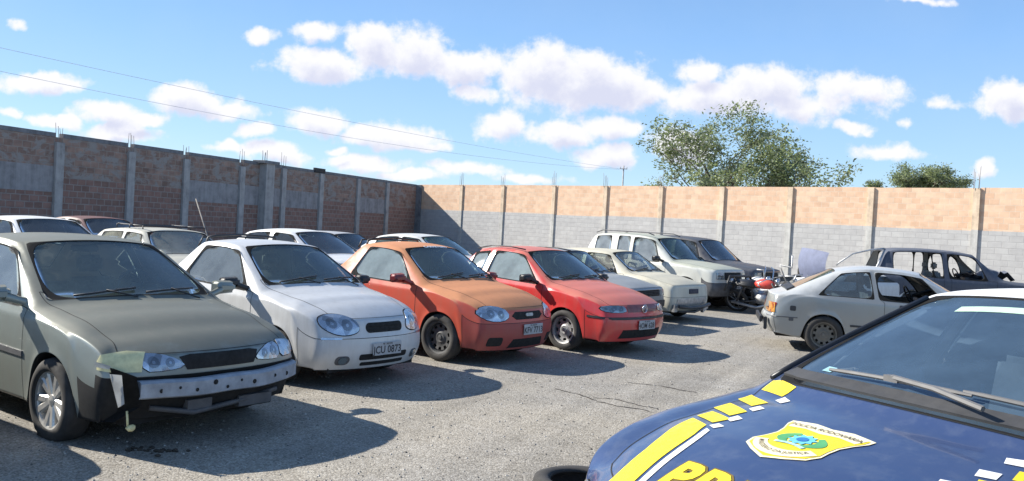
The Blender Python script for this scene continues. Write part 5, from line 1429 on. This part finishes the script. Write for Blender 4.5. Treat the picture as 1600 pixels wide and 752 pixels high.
    patch(K, 'cowl_panel', [(-.268 - .125 * (y / .7) ** 2, y) for y in [lerp(-.66, .66, k / 12) for k in range(13)]] + [(-.335 - .125 * (y / .7) ** 2, y) for y in [lerp(.64, -.64, k / 12) for k in range(13)]], 'top', M_cowl, off=.012, thick=.02, step=.06)
    M_arm = plain('wiper_grey', (.15, .145, .14), .5, var=.15)
    for y0, y1, xx in ((-.42, .20, -.36), (.16, .66, -.385)):
        bm = bmesh.new(); pts = []
        for k in range(9):
            y = lerp(y0, y1, k / 8); x = xx - .09 * (y / .7) ** 2 - .01 * k / 8
            h = K.bvh.ray_cast(Vector((x, y, 3)), Vector((0, 0, -1))); pts.append(h[0] + h[1] * .03)
        tube(bm, pts, [.006] + [.009] * 7 + [.006], 6)
        box(bm, pts[4].x - .02, pts[4].x + .012, pts[4].y - .03, pts[4].y + .03, pts[4].z - .008, pts[4].z + .016)
        tube(bm, [pts[4] + Vector((0, 0, .01)), pts[6] + Vector((.05, .05, .005)), pts[8] + Vector((.10, .10, -.02))], .011, 6)
        obj('wiper', bm, M_arm, r, smooth=True, sharp=50)
    bm = bmesh.new(); tube(bm, [(-.29, -.08, 1.032), (-.30, -.14, 1.036)], .010, 6); obj('washer_nozzle', bm, M_plas, r)
    patch(K, 'green_strip', [(-1.06, -.32), (-1.115, -.32), (-1.135, .45), (-1.08, .45)], 'top', plain('strip_pale_green', (.45, .62, .50), .5, var=.08), off=.002, thick=0, step=.06)  # pale green strip laid along the top of the glass
    bm = bmesh.new(); box(bm, -1.22, -1.19, -.13, .13, 1.30, 1.37); bevelall(bm, .012); obj('rear_view_mirror', bm, M_plas, r)
    bm = bmesh.new(); box(bm, -.62, -.585, -.16, .10, 1.0, 1.10); bevelall(bm, .008); tube(bm, [(-.60, -.15, 1.02), (-.60, -.15, 1.15)], .008, 5); tube(bm, [(-.60, .1, 1.0), (-.60, .1, 1.13)], .008, 5)
    obj('terminal_mount', bm, plain('mount_grey', (.35, .38, .40), .5), r)
    M_tr = plain('black_trim', (.01, .01, .012), .35)
    for sg in (-1, 1):
        bm = bmesh.new(); pts = []
        for k in range(9):
            t = k / 8; y = sg * lerp(.735, .575, t ** 1.1); x = lerp(-.38, -1.24, t)
            h = K.bvh.find_nearest(Vector((x, y, lerp(1.015, 1.395, t)))); pts.append(h[0] + h[1] * .004)
        tube(bm, pts, .016, 6); obj('pillar_trim', bm, M_tr, r, smooth=True)
    lamp(K, [(.36, .60), (.66, .58), (.72, .62), (.68, .68), (.44, .665)], M_lensd, ((.50, .63, .035), (.61, .63, .035)))
    patch(K, 'grille', rounded(-.40, .40, .34, .62, .05, 4), 'front', M_gap, off=.004, thick=.01, step=.06)
    for sg in (-1, 1): handle(K, -1.48, .92, sg, pt); handle(K, -2.3, .95, sg, pt, 'rear_door')
    return K
POL = (1.245, 2.965, -2.62)
STR = [([(-.355, -.70), (-.285, -.70), (-.215, -.52), (-.275, -.50)], 'y'), ([(-.245, -.72), (-.165, -.72), (-.05, -.53), (-.125, -.51)], 'y'), ([(-.09, -.69), (-.005, -.70), (.10, -.50), (.03, -.475)], 'y'),
       ([(.05, -.65), (.125, -.66), (.215, -.475), (.14, -.455)], 'y'), ([(.17, -.635), (.34, -.58), (.52, -.50), (.70, -.455), (.80, -.44), (.80, -.305), (.70, -.325), (.52, -.37), (.36, -.415), (.255, -.465)], 'y'),
       ([(-.21, -.50), (-.17, -.515), (-.135, -.455), (-.175, -.44)], 'w'), ([(-.06, -.495), (-.01, -.505), (.02, -.455), (-.03, -.44)], 'w'), ([(.09, -.465), (.14, -.475), (.17, -.425), (.12, -.41)], 'w'), ([(.215, -.44), (.255, -.45), (.28, -.40), (.24, -.385)], 'w'),
       ([(.29, -.425), (.38, -.392), (.52, -.350), (.70, -.305), (.80, -.285), (.80, -.255), (.70, -.275), (.52, -.318), (.38, -.36), (.31, -.388)], 'w')]
EMB = (.225, -.045, .178, 0.); TXT = (.645, -.045, .215, 0.)
# ------------------------------------------------ cars behind and wrecks
def backs():
    w1 = paint('back_white', (.68, .69, .69), rough=.35, dust=.15); w2 = paint('back_white_dusty', (.62, .63, .62), rough=.45, dust=.35)
    rd = paint('back_maroon', (.10, .02, .025), (.13, .04, .04), rough=.4, dust=.2); sv = paint('back_silver', (.42, .43, .45), (.5, .51, .52), metallic=.5, rough=.3, dust=.2)
    gb = paint('back_greige', (.50, .50, .46), (.46, .45, .38), rough=.45, dust=.3); gn = glassmat('green_glass', (.30, .45, .38), .15, (.35, .5, .42)); dk = glassmat('dark_teal_glass', (.16, .22, .24), .08)
    back_saloon('white saloon at the far left whose roof shows behind the grey-green saloon', (-7.8, 15.1), -.58, w1, dk)
    back_saloon('maroon saloon showing only its roof between the two pale cars at far left', (-8.9, 19.6), -.6, rd, dk)
    K = back_saloon('greyish white boxy car with dark roof rack right behind the white pickup', (-5.15, 14.0), -.72, gb, glassmat('pale_glass', (.6, .62, .55), .35, (.55, .55, .45)), P=P_BOX)  # beige reflection is put into the panes' diffuse colour
    bm = bmesh.new()
    for x in (-1.0, -1.5, -2.0): tube(bm, [(x, -.56, 1.33), (x, -.56, 1.385), (x, .56, 1.385), (x, .56, 1.33)], .013, 6)
    for y in (-.5, .5): tube(bm, [(-.95, y, 1.385), (-2.1, y, 1.39)], .012, 6)
    obj('roof_rack', bm, M_plas, K.root)
    back_saloon('clean white saloon with dark teal windscreen behind the gap of white and orange pickups', (-3.2, 17.0), -.55, w1, dk)
    back_saloon('silver car farther back, tucked behind the clean white saloon', (-3.35, 20.8), -.5, sv, dk, P=P_BOX)
    back_saloon('whitish saloon with green windscreen behind the gap of orange and red pickups', (-.95, 19.8), -.6, w2, gn)
    back_saloon('dusty pale saloon parked just left of the grey-green one, casting its shadow ahead', (-4.45, 5.25), -.63, w2, dk)
backs()
# crumpled shell
P_SHL = dict(P_SUV, rside=[(12, 14, 1, 2, 'rear_side_window'), (14, 19, 1, 2, 'quarter_window'), (12, 14, 2, 6, 'rear_door')])
def shell_wreck():
    pt = paint('wreck_blue_grey', (.045, .055, .085), (.075, .088, .12), rough=.5, dust=.35, dustc=(.25, .25, .26), coat=.1)
    K = suv('wrecked_car', 'blue-grey off-road estate shell stripped of all its glass, behind the silver hatchback', (11.9, 20.0), -.17, pt, M_under, drop=('side_window#L', 'side_window#R', 'rear_side_window#L', 'rear_side_window#R', 'windscreen', 'rear_window', 'quarter_window#L', 'quarter_window#R', 'bonnet'), group=None, inner=True, P=P_SHL)
    K.root['category'] = 'wrecked car'
    bm = bmesh.new()
    tube(bm, [(-3.0, -.60, 1.68), (-3.3, -.66, 1.64), (-3.7, -.62, 1.52), (-4.0, -.66, 1.30), (-4.06, -.6, 1.22)], .022, 6)
    tube(bm, [(-2.98, -.58, 1.68), (-3.15, -.72, 1.3), (-3.3, -.75, 1.0)], .025, 6)
    obj('bent_rail', bm, M_dull, K.root)
    bm = bmesh.new(); 
    rnd = random.Random(8)
    bmesh.ops.create_grid(bm, x_segments=10, y_segments=6, size=.5)
    for v in bm.verts: v.co = Vector((-.55 + v.co.x * .8, v.co.y * 1.4, 1.16 + rnd.uniform(-.05, .07) + .12 * sin(v.co.x * 7)))
    bmesh.ops.solidify(bm, geom=bm.faces[:], thickness=.01); obj('crumpled_bonnet', bm, pt, K.root, smooth=True, sharp=25)
    return K
shell_wreck()
def crushed_white():
    pt = paint('wreck_white', (.66, .67, .68), rough=.5, dust=.25, coat=.2)
    P = P_BOX; r = start('wrecked_car', 'crushed white car with its bonnet standing upright and front end torn open', 'wrecked car', (6.05, 18.3), -2.9)
    r.location = (6.75, 19.6, 0); r.rotation_euler = (0, 0, radians(-160))
    S = saloon_spec(P); S['mats'] = dict(body=pt, glass=G_std); S['drop'] = ('bonnet', 'windscreen', 'front_bumper', 'side_window#L', 'side_window#R')
    # squash the roof of this one
    S['cols'] = [dict(c, zt=(c['zt'] if c['zt'] < 1.1 else .93 + (c['zt'] - .93) * .42)) for c in S['cols']]
    K = car_body(S, r, 2); floorpan(K, .6, -2.9, .58, .18); wheels4(K, P, 'steel', tw=.80, w=.165, skip=(0,))
    bm = bmesh.new(); n = 10
    for i in range(n + 1):
        for j in range(7):
            t = i / n; y = lerp(-.56, .40, j / 6)
            bm.verts.new((-.42 + .10 * sin(t * 3) - .08 * (j / 6 - .5) ** 2 * 4, y, .88 + t * .72 * (1 - .12 * (j / 6) ** 2)))
    bm.verts.ensure_lookup_table()
    for i in range(n):
        for j in range(6): bm.faces.new((bm.verts[i * 7 + j], bm.verts[i * 7 + j + 1], bm.verts[i * 7 + 8 + j], bm.verts[i * 7 + 7 + j]))
    bmesh.ops.solidify(bm, geom=bm.faces[:], thickness=.03); obj('raised_bonnet', bm, plain('wreck_blueish', (.34, .37, .50), .75, var=.1), r, smooth=True, sharp=40)
    rnd = random.Random(21)
    for nm, m, c in (('engine_block', M_steel, (.25, 0, .55)), ('bent_panel', pt, (.45, .3, .62)), ('bent_panel', pt, (.5, -.45, .55)), ('bent_panel', pt, (.1, .4, .8))):
        bm = bmesh.new(); bmesh.ops.create_cube(bm, size=1); bmesh.ops.subdivide_edges(bm, edges=bm.edges[:], cuts=3, use_grid_fill=True)
        sc = (.5, .6, .35) if nm[0] == 'e' else (.6, .5, .06)
        for v in bm.verts: v.co = Vector((v.co.x * sc[0], v.co.y * sc[1], v.co.z * sc[2])) + Vector((rnd.gauss(0, .035), rnd.gauss(0, .035), rnd.gauss(0, .05))) + Vector(c)
        obj(nm, bm, m, r, sharp=30, smooth=True)
    bm = bmesh.new()
    for k in range(7):
        p = Vector((rnd.uniform(.2, .8), rnd.uniform(-.6, .6), rnd.uniform(.5, .8))); pts = [p]
        for q in range(4): p = p + Vector((rnd.gauss(.05, .12), rnd.gauss(0, .14), rnd.gauss(.02, .12))); pts.append(p.copy())
        tube(bm, pts, .02, 5)
    o = obj('twisted_pipes', bm, M_dull, r)
    patch(K, 'tail_lamp', rounded(.50, .72, .62, .76, .01, 2), 'rear', M_lensr, off=.008, thick=.02, step=.06, mirror=True)
crushed_white()
def motorcycle(loc, yaw, lean, tank, label, fairing=None):
    r = empty('motorcycle', loc, yaw); r.rotation_euler = (lean, 0, yaw); tag(r, label, 'motorcycle', 'impounded motorcycles beside the black off-road estate')
    for x in (0, -1.25):
        w = empty('wheel', (x, 0, .30), 0, r)
        bm = bmesh.new(); pr = [(.05 * cos(t), .265 + .042 * sin(t)) for t in [2 * pi * k / 8 for k in range(8)]]; lathe(bm, pr, 28, closed=True); bmesh.ops.recalc_face_normals(bm, faces=bm.faces[:]); obj('tyre', bm, M_rub, w)
        bm = bmesh.new(); lathe(bm, [(-.02, .225), (.02, .225), (.02, .235), (-.02, .235)], 28, closed=True)
        for k in range(8):
            t = 2 * pi * k / 8; tube(bm, [(.03 * cos(t), 0, .03 * sin(t)), (.23 * cos(t + .2), 0, .23 * sin(t + .2))], .007, 4)
        lathe(bm, [(-.05, .001), (-.05, .035), (.05, .035), (.05, .001)], 10); obj('rim', bm, M_dull, w)
    bm = bmesh.new()
    for s in (-1, 1): tube(bm, [(0, s * .08, .30), (-.16, s * .08, .62), (-.26, s * .08, .90)], .022, 6); tube(bm, [(-1.25, s * .09, .30), (-.75, s * .1, .40), (-.55, s * .08, .42)], .02, 6); tube(bm, [(-1.2, s * .1, .34), (-1.0, s * .1, .72)], .026, 6)
    tube(bm, [(-.26, 0, .86), (-.45, 0, .55), (-.62, 0, .34), (-.85, 0, .40), (-.80, 0, .68), (-.30, 0, .80)], .022, 6); tube(bm, [(-.80, 0, .66), (-1.35, 0, .78)], .02, 6)
    obj('frame', bm, M_steel, r)
    bm = bmesh.new(); bmesh.ops.create_uvsphere(bm, u_segments=14, v_segments=9, radius=1)
    for v in bm.verts: v.co = Vector((-.47 + v.co.x * .25, v.co.y * .14, .82 + v.co.z * .11))
    obj('fuel_tank', bm, tank, r, smooth=True)
    bm = bmesh.new(); box(bm, -1.28, -.68, -.12, .12, .76, .85); bevelall(bm, .03, 2); obj('seat', bm, M_plas, r, smooth=True)
    bm = bmesh.new(); tube(bm, [(-.42, -.36, 1.06), (-.30, -.22, 1.08), (-.26, 0, .96), (-.30, .22, 1.08), (-.42, .36, 1.06)], .014, 6); obj('handlebar', bm, M_chrome, r)
    bm = bmesh.new(); box(bm, -.72, -.42, -.14, .14, .32, .58); bevelall(bm, .04, 2); tube(bm, [(-.45, -.12, .34), (-.7, -.16, .26), (-1.3, -.16, .36)], .035, 8); obj('engine', bm, M_dull, r, smooth=True)
    bm = bmesh.new(); lathe(bm, [(0, .001), (0.0, .085), (-.05, .08), (-.1, .001)], 14)
    for v in bm.verts: v.co = Vector((-.12 - v.co.y * -1, v.co.x, .90 + v.co.z))
    obj('headlight', bm, M_lens, r)
    bm = bmesh.new(); 
    for k in range(8):
        t = radians(30 + 110 * k / 7)
        for s in (-1, 1): bm.verts.new((.36 * cos(t), s * .06, .30 + .36 * sin(t)))
    bm.verts.ensure_lookup_table()
    for k in range(7): bm.faces.new((bm.verts[2 * k], bm.verts[2 * k + 1], bm.verts[2 * k + 3], bm.verts[2 * k + 2]))
    bmesh.ops.solidify(bm, geom=bm.faces[:], thickness=.01); obj('mudguard', bm, fairing or tank, r)
tk_w = paint('tank_white', (.70, .70, .68), rough=.3, dust=.1); tk_r = paint('tank_red', (.60, .05, .03), rough=.3, dust=.1); tk_k = paint('tank_black', (.03, .03, .03), rough=.3, dust=.2)
motorcycle((6.55, 21.6, 0), -1.1, .50, tk_k, 'black motorcycle leaning nearest the black off-road estate')
motorcycle((6.75, 20.6, 0), -.9, .55, tk_w, 'white motorcycle standing in the middle of the three')
motorcycle((6.45, 19.2, 0), -.7, .50, tk_r, 'motorcycle with a red fuel tank beside the crushed white car', tk_w)
# loose tyres
def loose_tyre(loc, rot, label, r=.30, w=.19):
    bm = bmesh.new(); h = w / 2; rr = r * .62
    lathe(bm, [(-h * .8, rr), (-h, rr + .02), (-h * 1.06, rr + (r - rr) * .5), (-h * .9, r - .012), (-h * .5, r), (h * .5, r), (h * .9, r - .012), (h * 1.06, rr + (r - rr) * .5), (h, rr + .02), (h * .8, rr), (h * .6, rr + .05), (-h * .6, rr + .05)], 44, closed=True)
    bmesh.ops.recalc_face_normals(bm, faces=bm.faces[:])
    o = obj('loose_tyre', bm, M_rub, loc=loc); o.rotation_euler = rot; tag(o, label, 'tyre'); return o
loose_tyre((7.62, 21.4, 1.0), (.1, .2, .3), 'dark bare tyre perched on the heap beside the upright white bonnet')
loose_tyre((.50, 5.08, .105), (radians(90), 0, .4), 'black tyre lying flat on the gravel beside the police car nose')
# clods and gravel
def ground_bits():
    rnd = random.Random(77)
    bm = bmesh.new()
    for k in range(26):
        c = Vector((-2.42 + rnd.gauss(0, .10), 5.85 + rnd.gauss(0, .045), 0)); s = rnd.uniform(.008, .022)
        q = bmesh.ops.create_icosphere(bm, subdivisions=1, radius=s)
        for v in q['verts']: v.co = Vector((v.co.x * rnd.uniform(.8, 1.6), v.co.y * rnd.uniform(.8, 1.3), v.co.z * .7)) + c + Vector((0, 0, s * .4))
    tag(obj('dirt_clods', bm, plain('dark_dirt', (.06, .05, .04), .95)), kind='stuff')
    bm = bmesh.new()
    for k in range(5200):
        d = 3.6 + 13 * rnd.random() ** 1.7; x = rnd.uniform(-.62, .62) * d
        s = rnd.uniform(.003, .009) * (1 + .06 * d)
        q = bmesh.ops.create_icosphere(bm, subdivisions=0, radius=s) if False else None
        vs = [bm.verts.new(Vector((x + s * a * rnd.uniform(.7, 1.3), d + s * b * rnd.uniform(.7, 1.3), s * c))) for a, b, c in ((1, 0, .1), (0, 1, .1), (-1, 0, .1), (0, -1, .1), (0, 0, rnd.uniform(.7, 1.1)))]
        for i in range(4): bm.faces.new((vs[i], vs[(i + 1) % 4], vs[4]))
    m, T, p = newmat('loose_stone'); g = T.add('ShaderNodeNewGeometry')
    T.link(T.ramp(g.outputs['Random Per Island'], [(0, (.10, .09, .08)), (.5, (.30, .28, .25)), (1, (.55, .52, .47))]), p.inputs['Base Color']); p.inputs['Roughness'].default_value = .9
    tag(obj('loose_gravel', bm, m), kind='stuff')
ground_bits()
KS['police'] = car_police()
